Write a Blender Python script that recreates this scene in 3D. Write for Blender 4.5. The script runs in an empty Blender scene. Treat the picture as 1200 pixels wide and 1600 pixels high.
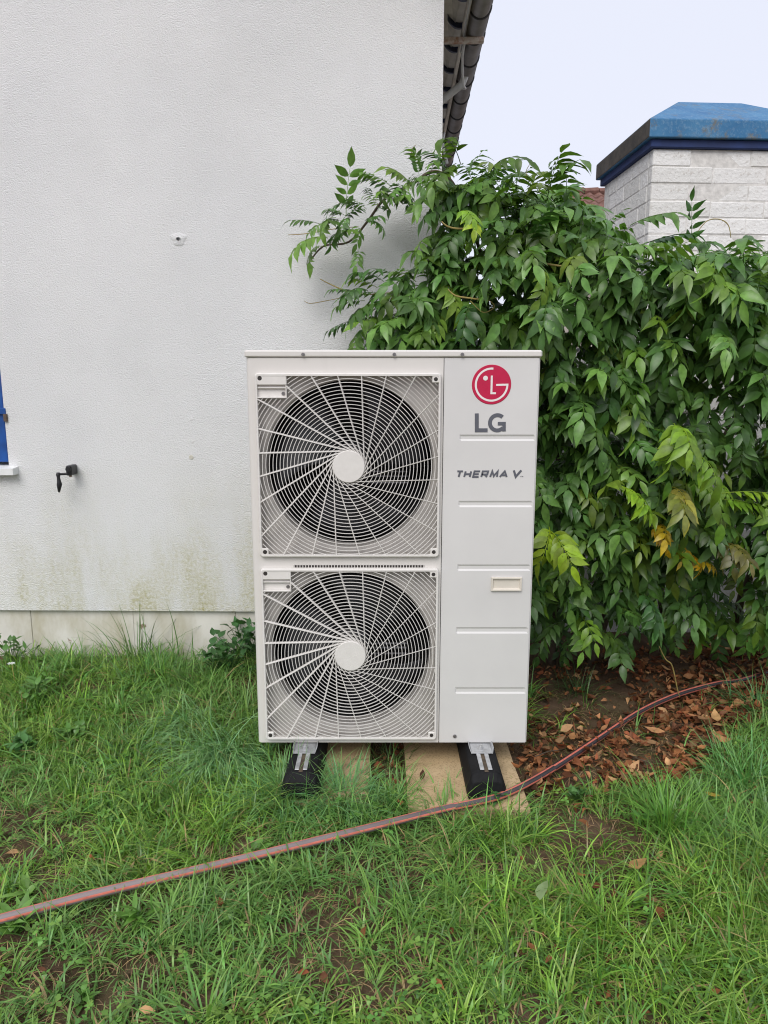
import bpy, math, random
import numpy as np
from mathutils import Vector, Matrix

# ------------------------------------------------------------------ camera, sky, sun, exposure
scene = bpy.context.scene
col = scene.collection
F, PITCH, CAMZ = 1130.0, math.radians(10.05), 1.365
cam = bpy.data.cameras.new('camera')
cam.sensor_fit = 'VERTICAL'
cam.sensor_height = 36.0
cam.lens = F / 1600 * 36
cam.clip_start, cam.clip_end = 0.05, 2000
camo = bpy.data.objects.new('camera', cam)
col.objects.link(camo)
camo.location = (0, 0, CAMZ)
camo.rotation_euler = (math.pi / 2 - PITCH, 0, 0)
scene.camera = camo

SUN_EL, SUN_AZ = math.radians(46), math.radians(200)   # azimuth clockwise from +Y (behind the camera, a little left)
world = bpy.data.worlds.new('World')
scene.world = world
world.use_nodes = True
wn, wl = world.node_tree.nodes, world.node_tree.links
wn.clear()
w_out = wn.new('ShaderNodeOutputWorld')
w_bg = wn.new('ShaderNodeBackground')
w_sky = wn.new('ShaderNodeTexSky')
w_sky.sky_type = 'NISHITA'
w_sky.sun_disc = False
w_sky.sun_elevation = SUN_EL
w_sky.sun_rotation = SUN_AZ
w_sky.dust_density = 4.0
w_mix = wn.new('ShaderNodeMixRGB')                       # an even cloud deck over the clear sky
w_mix.inputs[0].default_value = 0.9
w_mix.inputs[2].default_value = (6.4, 6.6, 7.5, 1)
wl.new(w_sky.outputs[0], w_mix.inputs[1])
wl.new(w_mix.outputs[0], w_bg.inputs[0])
w_bg.inputs[1].default_value = 0.1
wl.new(w_bg.outputs[0], w_out.inputs[0])

sun = bpy.data.lights.new('sun', 'SUN')
sun.energy = 1.5
sun.angle = math.radians(35)
sun.color = (1.0, 0.97, 0.93)
suno = bpy.data.objects.new('sun', sun)
col.objects.link(suno)
sd = Vector((math.sin(SUN_AZ) * math.cos(SUN_EL), math.cos(SUN_AZ) * math.cos(SUN_EL), math.sin(SUN_EL)))
suno.rotation_euler = sd.to_track_quat('Z', 'Y').to_euler()

scene.view_settings.view_transform = 'Standard'
scene.view_settings.look = 'None'
scene.view_settings.exposure = 0.48
scene.view_settings.gamma = 1.0
scene.view_settings.use_curve_mapping = False
scene.render.engine = 'CYCLES'
scene.cycles.pixel_filter_type = 'BLACKMAN_HARRIS'
scene.cycles.filter_width = 1.1
scene.cycles.max_bounces = 5
scene.cycles.diffuse_bounces = 3
scene.cycles.glossy_bounces = 2
scene.cycles.transmission_bounces = 2
scene.cycles.caustics_reflective = scene.cycles.caustics_refractive = False

random.seed(7)
rng = np.random.default_rng(11)
SP, CP = math.sin(PITCH), math.cos(PITCH)


def ray(px, py):
    dx, dy = (px - 600) / F, (800 - py) / F
    return Vector((dx, CP + dy * SP, -SP + dy * CP))


def at(px, py, Y):
    """world point that stands at depth Y"""
    d = ray(px, py)
    t = Y / d.y
    return Vector((d.x * t, Y, CAMZ + d.z * t))


def on_z(px, py, z=0.0):
    d = ray(px, py)
    t = (z - CAMZ) / d.z
    return Vector((d.x * t, d.y * t, z))


def to_px(x, y, z):
    zc = y * CP - (z - CAMZ) * SP
    yc = y * SP + (z - CAMZ) * CP
    return 600 + F * x / zc, 800 - F * yc / zc


# ------------------------------------------------------------------ mesh helpers
class MB:
    def __init__(self):
        self.v, self.f, self.m = [], [], []

    def add(self, vs, fs, mi=0):
        b = len(self.v)
        self.v += [tuple(p) for p in vs]
        self.f += [tuple(i + b for i in f) for f in fs]
        self.m += [mi] * len(fs)
        return self

    def box(self, x0, x1, y0, y1, z0, z1, mi=0, ch=0.0):
        x0, x1 = min(x0, x1), max(x0, x1)
        y0, y1 = min(y0, y1), max(y0, y1)
        z0, z1 = min(z0, z1), max(z0, z1)
        if ch <= 0:
            vs = [(x0, y0, z0), (x1, y0, z0), (x1, y1, z0), (x0, y1, z0),
                  (x0, y0, z1), (x1, y0, z1), (x1, y1, z1), (x0, y1, z1)]
            return self.add(vs, [(3, 2, 1, 0), (4, 5, 6, 7), (0, 1, 5, 4), (1, 2, 6, 5), (2, 3, 7, 6), (3, 0, 4, 7)], mi)
        c = min(ch, (x1 - x0) * .45, (y1 - y0) * .45, (z1 - z0) * .45)
        vs, idx = [], {}
        for ix, (xa, xb) in enumerate(((x0, x0 + c), (x1, x1 - c))):
            for iy, (ya, yb) in enumerate(((y0, y0 + c), (y1, y1 - c))):
                for iz, (za, zb) in enumerate(((z0, z0 + c), (z1, z1 - c))):
                    for k, p in enumerate(((xa, yb, zb), (xb, ya, zb), (xb, yb, za))):
                        idx[ix, iy, iz, k] = len(vs)
                        vs.append(p)
        I = idx
        fs = []
        for s in (0, 1):
            q = [I[s, 0, 0, 0], I[s, 1, 0, 0], I[s, 1, 1, 0], I[s, 0, 1, 0]]
            fs.append(q if s else q[::-1])
            q = [I[0, s, 0, 1], I[1, s, 0, 1], I[1, s, 1, 1], I[0, s, 1, 1]]
            fs.append(q[::-1] if s else q)
            q = [I[0, 0, s, 2], I[1, 0, s, 2], I[1, 1, s, 2], I[0, 1, s, 2]]
            fs.append(q if s else q[::-1])
        for a in (0, 1):
            for b in (0, 1):
                q = [I[0, a, b, 1], I[1, a, b, 1], I[1, a, b, 2], I[0, a, b, 2]]
                fs.append(q if (a == b) else q[::-1])
                q = [I[a, 0, b, 0], I[a, 1, b, 0], I[a, 1, b, 2], I[a, 0, b, 2]]
                fs.append(q[::-1] if (a == b) else q)
                q = [I[a, b, 0, 0], I[a, b, 1, 0], I[a, b, 1, 1], I[a, b, 0, 1]]
                fs.append(q if (a == b) else q[::-1])
        for a in (0, 1):
            for b in (0, 1):
                for c2 in (0, 1):
                    t = [I[a, b, c2, 0], I[a, b, c2, 1], I[a, b, c2, 2]]
                    fs.append(t if (a + b + c2) % 2 else t[::-1])
        return self.add(vs, fs, mi)

    def tube(self, pts, r, n=8, mi=0, caps=True):
        pts = [Vector(p) for p in pts]
        R = r if isinstance(r, (list, tuple)) else [r] * len(pts)
        b = len(self.v)
        up = Vector((0, 0, 1))
        prev = None
        for i, p in enumerate(pts):
            d = (pts[min(i + 1, len(pts) - 1)] - pts[max(i - 1, 0)]).normalized()
            if prev is None:
                a = up if abs(d.dot(up)) < .9 else Vector((1, 0, 0))
                s = d.cross(a).normalized()
            else:
                s = (prev - d * prev.dot(d)).normalized()
            prev = s
            t = d.cross(s)
            for k in range(n):
                a = 2 * math.pi * k / n
                self.v.append(tuple(p + (s * math.cos(a) + t * math.sin(a)) * R[i]))
        for i in range(len(pts) - 1):
            for k in range(n):
                k2 = (k + 1) % n
                self.f.append((b + i * n + k, b + i * n + k2, b + (i + 1) * n + k2, b + (i + 1) * n + k))
                self.m.append(mi if not callable(mi) else mi(i, k))
        if caps:
            self.f.append(tuple(b + k for k in range(n))[::-1])
            self.f.append(tuple(b + (len(pts) - 1) * n + k for k in range(n)))
            self.m += [mi if not callable(mi) else 0] * 2
        return self

    def disc(self, c, r, y0, y1, n=32, mi=0):
        """round plate facing -Y, front at y0, back at y1, edge eased"""
        e = min(.0015, r * .1)
        prof = [(r, y1), (r, y0 + e), (r - e, y0)]
        b = len(self.v)
        for rr, yy in prof:
            for k in range(n):
                a = 2 * math.pi * k / n
                self.v.append((c[0] + rr * math.cos(a), yy, c[1] + rr * math.sin(a)))
        for j in range(2):
            for k in range(n):
                k2 = (k + 1) % n
                self.f.append((b + j * n + k, b + (j + 1) * n + k, b + (j + 1) * n + k2, b + j * n + k2))
                self.m.append(mi)
        self.f.append(tuple(b + 2 * n + k for k in range(n)))
        self.m.append(mi)
        return self

    def build(self, name, mats, parent=None, smooth=False):
        me = bpy.data.meshes.new(name)
        me.from_pydata(self.v, [], self.f)
        for m in (mats if isinstance(mats, (list, tuple)) else [mats]):
            me.materials.append(m)
        if any(self.m):
            me.polygons.foreach_set('material_index', self.m)
        if smooth:
            me.polygons.foreach_set('use_smooth', [True] * len(me.polygons))
        me.update()
        return link(name, me, parent)


def link(name, me, parent=None):
    o = bpy.data.objects.new(name, me)
    col.objects.link(o)
    if parent is not None:
        o.parent = parent
    return o


def tag(o, label=None, cat=None, group=None, kind=None):
    for k, v in (('label', label), ('category', cat), ('group', group), ('kind', kind)):
        if v:
            o[k] = v
    return o


def empty(name, loc=(0, 0, 0), rz=0.0):
    o = bpy.data.objects.new(name, None)
    o.empty_display_size = .1
    col.objects.link(o)
    o.location = loc
    o.rotation_euler = (0, 0, rz)
    return o


def np_mesh(name, V, faces_by_n, mats, cols=None, smooth=False, mat_idx=None):
    """V (n,3); faces_by_n list of int arrays (m,k); optional per-vertex colour"""
    me = bpy.data.meshes.new(name)
    me.vertices.add(len(V))
    me.vertices.foreach_set('co', np.asarray(V, dtype=np.float32).ravel())
    loops = np.concatenate([f.ravel() for f in faces_by_n]).astype(np.int32)
    sizes = np.concatenate([np.full(len(f), f.shape[1]) for f in faces_by_n]).astype(np.int32)
    starts = np.concatenate([[0], np.cumsum(sizes)[:-1]]).astype(np.int32)
    me.loops.add(len(loops))
    me.loops.foreach_set('vertex_index', loops)
    me.polygons.add(len(sizes))
    me.polygons.foreach_set('loop_start', starts)
    for m in (mats if isinstance(mats, (list, tuple)) else [mats]):
        me.materials.append(m)
    if mat_idx is not None:
        me.polygons.foreach_set('material_index', np.asarray(mat_idx, dtype=np.int32))
    me.polygons.foreach_set('use_smooth', np.full(len(sizes), smooth))
    me.update(calc_edges=True)
    if cols is not None:
        a = me.attributes.new('tint', 'FLOAT_COLOR', 'POINT')
        c4 = np.ones((len(V), 4), dtype=np.float32)
        c4[:, :3] = cols
        a.data.foreach_set('color', c4.ravel())
    return me


# value noise, for placing and shaping
_perm = np.random.default_rng(3).random((256, 256))


def vnoise(x, y, s=1.0):
    x = np.asarray(x, dtype=float) * s + 100.37
    y = np.asarray(y, dtype=float) * s + 57.91
    xi, yi = np.floor(x).astype(int), np.floor(y).astype(int)
    fx, fy = x - xi, y - yi
    fx, fy = fx * fx * (3 - 2 * fx), fy * fy * (3 - 2 * fy)
    g = lambda a, b: _perm[a % 256, b % 256]
    return (g(xi, yi) * (1 - fx) + g(xi + 1, yi) * fx) * (1 - fy) + (g(xi, yi + 1) * (1 - fx) + g(xi + 1, yi + 1) * fx) * fy


def sstep(a, b, x):
    t = np.clip((np.asarray(x, dtype=float) - a) / (b - a), 0, 1)
    return t * t * (3 - 2 * t)


# ------------------------------------------------------------------ materials
class NT:
    def __init__(self, name):
        self.mat = bpy.data.materials.new(name)
        self.mat.use_nodes = True
        self.t = self.mat.node_tree
        self.n, self.l = self.t.nodes, self.t.links
        self.n.clear()
        self.out = self.n.new('ShaderNodeOutputMaterial')
        self.b = self.n.new('ShaderNodeBsdfPrincipled')
        self.l.new(self.b.outputs[0], self.out.inputs[0])
        self._co = None

    def co(self):
        if self._co is None:
            self._co = self.n.new('ShaderNodeTexCoord').outputs['Object']
        return self._co

    def mapping(self, scale):
        m = self.n.new('ShaderNodeMapping')
        m.inputs['Scale'].default_value = scale
        self.l.new(self.co(), m.inputs[0])
        return m.outputs[0]

    def noise(self, scale, detail=4, rough=.55, vec=None, dist=0.0):
        n = self.n.new('ShaderNodeTexNoise')
        n.inputs['Scale'].default_value = scale
        n.inputs['Detail'].default_value = detail
        n.inputs['Roughness'].default_value = rough
        n.inputs['Distortion'].default_value = dist
        self.l.new(vec if vec is not None else self.co(), n.inputs['Vector'])
        return n.outputs['Fac']

    def ramp(self, fac, stops):
        r = self.n.new('ShaderNodeValToRGB')
        e = r.color_ramp.elements
        while len(e) < len(stops):
            e.new(.5)
        for i, (p, c) in enumerate(stops):
            e[i].position = p
            e[i].color = (c, c, c, 1) if not isinstance(c, (tuple, list)) else (*c[:3], 1)
        self.l.new(fac, r.inputs[0])
        return r.outputs[0]

    def mix(self, fac, a, b, mode='MIX'):
        m = self.n.new('ShaderNodeMixRGB')
        m.blend_type = mode
        for i, v in enumerate((fac, a, b)):
            if hasattr(v, 'links') or hasattr(v, 'is_linked'):
                self.l.new(v, m.inputs[i])
            elif i == 0:
                m.inputs[0].default_value = v
            else:
                m.inputs[i].default_value = (*v[:3], 1)
        return m.outputs[0]

    def math(self, op, a, b=None):
        m = self.n.new('ShaderNodeMath')
        m.operation = op
        for i, v in enumerate((a, b)):
            if v is None:
                continue
            if hasattr(v, 'is_linked'):
                self.l.new(v, m.inputs[i])
            else:
                m.inputs[i].default_value = v
        return m.outputs[0]

    def sep(self):
        s = self.n.new('ShaderNodeSeparateXYZ')
        self.l.new(self.co(), s.inputs[0])
        return s.outputs

    def color(self, c):
        if hasattr(c, 'is_linked'):
            self.l.new(c, self.b.inputs['Base Color'])
        else:
            self.b.inputs['Base Color'].default_value = (*c[:3], 1)
        return self

    def rough(self, r, spec=None, metal=None):
        if hasattr(r, 'is_linked'):
            self.l.new(r, self.b.inputs['Roughness'])
        else:
            self.b.inputs['Roughness'].default_value = r
        if spec is not None:
            self.b.inputs['Specular IOR Level'].default_value = spec
        if metal is not None:
            self.b.inputs['Metallic'].default_value = metal
        return self

    def bump(self, h, strength, dist):
        b = self.n.new('ShaderNodeBump')
        b.inputs['Strength'].default_value = strength
        b.inputs['Distance'].default_value = dist
        self.l.new(h, b.inputs['Height'])
        self.l.new(b.outputs[0], self.b.inputs['Normal'])
        return self

    def rand(self):
        return self.n.new('ShaderNodeObjectInfo').outputs['Random']


def plain(name, c, r=.5, var=.12, scale=30, bump=0.0, bscale=200, bdist=.001, spec=None, metal=None):
    t = NT(name)
    d = tuple(x * (1 - var) for x in c)
    u = tuple(min(1, x * (1 + var)) for x in c)
    t.color(t.ramp(t.noise(scale, 5), [(.3, d), (.7, u)])).rough(r, spec, metal)
    if bump:
        t.bump(t.noise(bscale, 4), bump, bdist)
    return t.mat


def srgb(r, g, b):
    f = lambda v: (v / 255 / 12.92) if v <= 10 else ((v / 255 + .055) / 1.055) ** 2.4
    return (f(r), f(g), f(b))


M = {}

# stucco: white masonry paint on a scraped render, algae near the bottom
t = NT('white_stucco')
xyz = t.sep()
base = t.ramp(t.noise(1.3, 5), [(.3, (.80, .805, .81)), (.7, (.86, .86, .855))])
speck = t.ramp(t.noise(260, 3, .6), [(.30, .82), (.52, 1.0)])
base = t.mix(1.0, base, speck, 'MULTIPLY')
streak = t.noise(1.0, 5, .6, t.mapping((3.4, 3.4, .75)))
patch = t.noise(2.2, 4, .6)
hz = t.math('SUBTRACT', 1.0, t.math('MULTIPLY', t.math('SUBTRACT', xyz[2], .34), 1.45))
hz = t.math('MINIMUM', t.math('MAXIMUM', hz, 0.0), 1.0)
alg = t.math('MULTIPLY', t.math('MULTIPLY', t.ramp(streak, [(.38, 0), (.58, 1)]), t.ramp(patch, [(.36, .25), (.56, 1)])), hz)
grain = t.ramp(t.noise(70, 3, .6), [(.35, .25), (.65, 1)])
alg = t.math('MULTIPLY', t.math('MULTIPLY', alg, grain), 1.0)
base = t.mix(alg, base, (.50, .47, .24))
dirt = t.math('MULTIPLY', t.ramp(t.noise(.8, 7, .68), [(.42, 0), (.70, 1)]), .22)
base = t.mix(dirt, base, (.45, .46, .44))
t.color(base).rough(.9, .2)
g1 = t.noise(185, 3, .62, t.mapping((.8, 1, 1)), .45)
g2 = t.noise(28, 2, .5, None, .4)
h = t.math('ADD', t.ramp(g1, [(.3, 0), (.62, 1)]), t.math('MULTIPLY', g2, .6))
t.bump(h, .65, .0044)
M['stucco'] = t.mat

t = NT('plinth_paint')
b0 = t.ramp(t.noise(5, 5), [(.3, (.62, .60, .54)), (.7, (.74, .72, .66))])
b0 = t.mix(t.ramp(t.noise(9, 6, .7), [(.63, 0), (.67, .9)]), b0, (.22, .15, .09))
b0 = t.mix(t.ramp(t.noise(3.0, 6, .65, t.mapping((2, 2, .8))), [(.45, 0), (.72, .75)]), b0, (.40, .36, .22))
t.color(b0).rough(.85, .25).bump(t.noise(40, 5), .35, .003)
M['plinth'] = t.mat
M['patch'] = plain('filler_patch', (.74, .74, .72), .85, .08, 40, .5, 150, .002)

M['blue_paint'] = plain('blue_shutter_paint', (.006, .07, .29), .45, .3, 14, .25, 60, .001)
M['sill'] = plain('white_sill_paint', (.76, .77, .76), .5, .05, 20)
M['rust'] = plain('rusty_iron', (.13, .09, .065), .8, .4, 60, .4, 90)
M['black_iron'] = plain('black_painted_iron', (.012, .012, .014), .42, .3, 40, .3, 120, .0006)

# heat pump
t = NT('unit_coated_steel')
c0 = t.ramp(t.noise(2.0, 4), [(.3, (.645, .62, .585)), (.7, (.69, .665, .63))])
c0 = t.mix(t.math('MULTIPLY', t.ramp(t.noise(14, 6, .7, t.mapping((1.4, 1, .25))), [(.55, 0), (.8, 1)]), .16), c0, (.42, .40, .36))
c0 = t.mix(t.math('MULTIPLY', t.ramp(t.noise(330, 2, .5), [(.71, 0), (.76, 1)]), .3), c0, (.3, .27, .22))
t.color(c0).rough(.46, .45)
t.bump(t.noise(700, 2), .05, .0004)
M['steel'] = t.mat
M['steel2'] = plain('unit_service_panel', (.645, .635, .62), .42, .05, 3, .05, 700, .0004)
t = NT('grille_plastic')
c0 = t.ramp(t.noise(40, 4), [(.3, (.68, .655, .62)), (.7, (.73, .705, .67))])
t.color(c0).rough(.5, .4)
M['grille'] = t.mat
M['recess'] = plain('fan_recess_paint', (.47, .445, .415), .55, .1, 8)
M['cavity'] = plain('cavity_dark', (.006, .006, .007), .8, .3, 20)
M['fan'] = plain('fan_blade_plastic', (.014, .015, .019), .5, .2, 8)
M['bar'] = plain('galvanised_bar', (.28, .28, .30), .45, .2, 20, metal=.4)
M['screw'] = plain('zinc_screw', (.22, .21, .21), .4, .3, 200, metal=.6)
M['hole'] = plain('screw_hole_dark', (.03, .025, .022), .7, .2, 50)
M['handle'] = plain('ivory_handle', (.66, .61, .53), .5, .04, 20)
M['red'] = plain('logo_red', (.50, .006, .055), .35, .06, 30)
M['logo_white'] = plain('logo_white', (.78, .74, .72), .4, .03, 30)
M['logo_grey'] = plain('logo_grey', (.105, .11, .13), .4, .08, 30)
M['rubber'] = plain('black_rubber', (.008, .008, .009), .7, .3, 60, .35, 260, .001, spec=.22)
M['galv'] = plain('galvanised_rail', (.50, .51, .52), .42, .22, 50, .1, 200, .0005, metal=.55)
M['bolt'] = plain('zinc_bolt', (.55, .55, .55), .33, .15, 60, metal=.7)

# slab
t = NT('sandstone_slab')
b0 = t.ramp(t.noise(7, 5), [(.3, (.46, .335, .185)), (.7, (.58, .44, .265))])
b0 = t.mix(t.ramp(t.noise(150, 3, .6), [(.5, 0), (.66, .65)]), b0, (.24, .17, .085))
b0 = t.mix(t.ramp(t.noise(5, 6, .7), [(.55, 0), (.75, .6)]), b0, (.22, .17, .10))
t.color(b0).rough(.9, .2).bump(t.noise(180, 4), .6, .002)
M['slab'] = t.mat

# soil
t = NT('soil')
b0 = t.ramp(t.noise(9, 8, .65), [(.25, (.06, .038, .024)), (.5, (.145, .094, .060)), (.75, (.24, .165, .108))])
b0 = t.mix(t.ramp(t.noise(2.5, 5, .6), [(.45, 0), (.7, .55)]), b0, (.06, .065, .022))
b0 = t.mix(t.ramp(t.noise(120, 4, .7), [(.62, 0), (.7, .6)]), b0, (.19, .14, .09))
t.color(b0).rough(.95, .15).bump(t.math('ADD', t.noise(60, 6, .7), t.noise(260, 4, .7)), .8, .012)
M['soil'] = t.mat

# hose
M['hose_black'] = plain('hose_black_rubber', (.035, .033, .038), .34, .25, 90, .1, 300, .0004)
t = NT('hose_painted_sheen')  # black hose; grey sky sheen painted into the colour towards the left
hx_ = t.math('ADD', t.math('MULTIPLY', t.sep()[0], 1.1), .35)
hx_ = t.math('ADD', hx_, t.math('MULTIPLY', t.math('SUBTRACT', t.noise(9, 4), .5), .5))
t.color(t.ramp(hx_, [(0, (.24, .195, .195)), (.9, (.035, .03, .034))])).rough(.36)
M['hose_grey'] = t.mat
M['hose_pink'] = plain('hose_salmon_stripe', (.58, .165, .12), .45, .2, 60, .1, 300, .0004)


def leafmat(name, attr=True, base=(.05, .12, .03), trans=.35, rough=.42, var=.25, spec=.4, rnd=False):
    t = NT(name)
    if attr:
        a = t.n.new('ShaderNodeAttribute')
        a.attribute_name = 'tint'
        c = a.outputs['Color']
    else:
        c = t.ramp(t.noise(6, 2), [(.3, base), (.7, base)])
    v = t.ramp(t.noise(35, 4, .6), [(.25, 1 - var), (.75, 1 + var)])
    c = t.mix(1.0, c, v, 'MULTIPLY')
    if rnd:
        r = t.ramp(t.rand(), [(0, (.62, .72, .66)), (.5, (1, 1, 1)), (.85, (1.25, 1.12, .9)), (1, (1.5, 1.25, .85))])
        c = t.mix(1.0, c, r, 'MULTIPLY')
    t.color(c).rough(rough, spec)
    tr = t.n.new('ShaderNodeBsdfTranslucent')
    tc = t.mix(1.0, c, (1.25, 1.3, .55), 'MULTIPLY')
    t.l.new(tc, tr.inputs[0])
    mx = t.n.new('ShaderNodeMixShader')
    mx.inputs[0].default_value = trans
    t.l.new(t.b.outputs[0], mx.inputs[1])
    t.l.new(tr.outputs[0], mx.inputs[2])
    t.l.new(mx.outputs[0], t.out.inputs[0])
    return t.mat


M['leaf'] = leafmat('wisteria_leaf', True, trans=.26, rough=.36, rnd=True, var=.35, spec=.5)
M['foliage'] = leafmat('wisteria_foliage', True, trans=.26, rough=.38, var=.35, spec=.5)
M['grass'] = leafmat('grass_blades', True, trans=.20, rough=.38, var=.18, spec=.5)
M['litter'] = leafmat('dry_leaves', True, trans=.12, rough=.75, var=.35, spec=.2)
M['stem'] = plain('vine_bark', (.085, .062, .04), .85, .35, 40, .5, 120, .002)
M['tendril'] = plain('vine_tendril', (.30, .23, .07), .6, .3, 30)

# eaves
M['tile_blue'] = plain('glazed_blue_tile', (.016, .022, .055), .3, .4, 12)
M['tile_under'] = plain('tile_underside', (.80, .74, .65), .8, .16, 14, .3, 40, .002)
M['gutter'] = plain('weathered_zinc_gutter', (.27, .25, .24), .42, .25, 9, .1, 60, .0006, metal=.25)
M['gutter_band'] = plain('gutter_joint', (.035, .033, .035), .5, .2, 20)
t = NT('white_bar_with_rust')
b0 = t.mix(t.ramp(t.noise(22, 6, .7), [(.46, 0), (.62, .85)]), (.62, .55, .47), (.34, .15, .07))
t.color(b0).rough(.7)
M['rustwhite'] = t.mat
M['pvc'] = plain('white_pvc_pipe', (.66, .66, .62), .5, .1, 15)
M['wood'] = plain('painted_eave_board', (.62, .57, .49), .75, .18, 12, .3, 50, .001)

# pillar
t = NT('whitewashed_brick')
r0 = t.ramp(t.rand(), [(0, (.74, .73, .70)), (.5, (.80, .79, .77)), (1, (.84, .83, .81))])
b0 = t.mix(t.ramp(t.noise(28, 6, .72), [(.56, 0), (.70, .7)]), r0, (.40, .34, .28))
t.color(b0).rough(.9, .2).bump(t.noise(38, 7, .68), .9, .010)
M['wbrick'] = t.mat
M['mortar'] = plain('whitewashed_mortar', (.66, .64, .61), .95, .2, 30, .5, 90, .004)
t = NT('blue_cap_paint')
b0 = t.ramp(t.noise(6, 5), [(.3, (.025, .13, .29)), (.7, (.06, .20, .37))])
b0 = t.mix(t.ramp(t.noise(8, 8, .78), [(.54, 0), (.66, .9)]), b0, (.17, .15, .10))
b0 = t.mix(t.ramp(t.noise(60, 6, .75), [(.5, 0), (.7, .4)]), b0, (.30, .42, .52))
t.color(b0).rough(.6, .35).bump(t.noise(60, 5), .4, .003)
M['cap'] = t.mat
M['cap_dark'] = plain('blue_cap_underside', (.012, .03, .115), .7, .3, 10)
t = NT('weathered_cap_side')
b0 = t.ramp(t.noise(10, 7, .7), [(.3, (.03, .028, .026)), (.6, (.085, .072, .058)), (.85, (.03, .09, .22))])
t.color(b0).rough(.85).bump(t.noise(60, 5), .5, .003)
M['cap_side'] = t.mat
M['redtile'] = plain('red_clay_tile', (.17, .085, .066), .85, .3, 9, .3, 30)
M['far_wall'] = plain('far_house_render', (.55, .50, .43), .9, .1, 3)
M['window_glass'] = plain('window_glass', (.03, .035, .04), .08, .1, 3)

# ------------------------------------------------------------------ ground


def gh(x, y):
    x, y = np.asarray(x, dtype=float), np.asarray(y, dtype=float)
    near = sstep(12, 5, np.hypot(x, y - 2))
    rise = .085 * sstep(2.3, 3.15, y) * sstep(.1, -.55, x)
    b = (vnoise(x, y, 3.1) - .5) * .035 + (vnoise(x + 9, y, 9.0) - .5) * .018
    pad = sstep(.75, .45, np.abs(x - .03)) * sstep(.75, .5, np.abs(y - 2.45))
    return near * (rise * (1 - pad) + b * (1 - .85 * pad)) - .006


fine_x = np.concatenate([[-400, -150, -60, -25, -12, -7, -4.5], np.arange(-3.2, 3.21, .045), [4.5, 7, 12, 25, 60, 150, 400]])
fine_y = np.concatenate([[-400, -150, -60, -25, -10, -4, -1.5, -.3], np.arange(.5, 4.41, .045), [5, 6, 8, 12, 25, 60, 150, 400]])
GX, GY = np.meshgrid(fine_x, fine_y)
V = np.stack([GX.ravel(), GY.ravel(), gh(GX, GY).ravel()], 1)
nx, ny = len(fine_x), len(fine_y)
I = np.arange(nx * ny).reshape(ny, nx)
Q = np.stack([I[:-1, :-1].ravel(), I[:-1, 1:].ravel(), I[1:, 1:].ravel(), I[1:, :-1].ravel()], 1)
g = link('ground', np_mesh('ground', V, [Q], M['soil'], smooth=True))
tag(g, 'brown bare earth of the garden under the grass', kind='structure')

# ------------------------------------------------------------------ house
WY = 3.25                                            # front face of the gable wall
cx = at(692, 150, WY).x
house = empty('house', (cx, WY, 0), math.radians(-1.0))
tag(house, 'white stucco house with blue shutter and grey gutter', 'house')
# local coordinates: x=0 at the right corner, negative to the left, y=0 front face, z up
zb = at(200, 957, WY).z                              # bottom edge of the render
wx1 = at(12, 728, WY).x - cx - .012                  # right edge of the window opening
wx0 = wx1 - .92
wz0 = at(10, 730, WY).z
wz1 = wz0 + 1.15
HL = -7.4                                            # left end of the house
eave_z = 3.12
slope = math.tan(math.radians(36))
# gable wall with its window opening
w = MB()


def wall_front(x0, x1, z0, z1f):
    """a wall panel whose top follows z1f(x)"""
    w.add([(x0, 0, z0), (x1, 0, z0), (x1, 0, z1f(x1)), (x0, 0, z1f(x0)),
           (x0, .3, z0), (x1, .3, z0), (x1, .3, z1f(x1)), (x0, .3, z1f(x0))],
          [(0, 1, 2, 3), (5, 4, 7, 6), (0, 4, 5, 1), (1, 5, 6, 2), (3, 2, 6, 7), (4, 0, 3, 7)])


def rooft(x):
    return eave_z + .02 + slope * min(-x, x - HL)


xm = HL / 2
wall_front(wx1, 0, zb, rooft)
wall_front(wx0, wx1 - .0005, wz1, rooft)
wall_front(wx0, wx1 - .0005, zb, lambda x: wz0)
wall_front(xm, wx0 - .0005, zb, rooft)
wall_front(HL, xm - .0005, zb, rooft)
w.build('gable_wall', M['stucco'], house)
s = MB()
s.box(-.302, -.002, .302, 8.5, zb, eave_z + .1)
s.build('side_wall', M['stucco'], house)
s = MB()
s.box(HL + .002, HL + .3, .302, 8.5, zb, eave_z + .1)
s.build('side_wall', M['stucco'], house)
s = MB()
s.box(HL, 0, 8.5, 8.8, zb, eave_z + .1)
s.build('rear_wall', M['stucco'], house)
# plinth in cast panels
x = 0.0
px_joint = [at(p, 990, WY).x - cx for p in (366, 204, 41, -120)]
edges = [-.005] + px_joint + [px_joint[-1] - .43 * k for k in range(1, 9)] + [HL]
for i in range(len(edges) - 1):
    p = MB()
    p.box(edges[i + 1] + .0006, edges[i] - .0006, .022 + random.uniform(-.0012, .0012), .3, -.25, zb + .002, ch=.002)
    p.build('plinth_panel', M['plinth'], house)
p = MB()
p.box(-.3, -.03, .302, 8.5, -.25, zb - .001)
p.build('plinth_side', M['plinth'], house)
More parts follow.
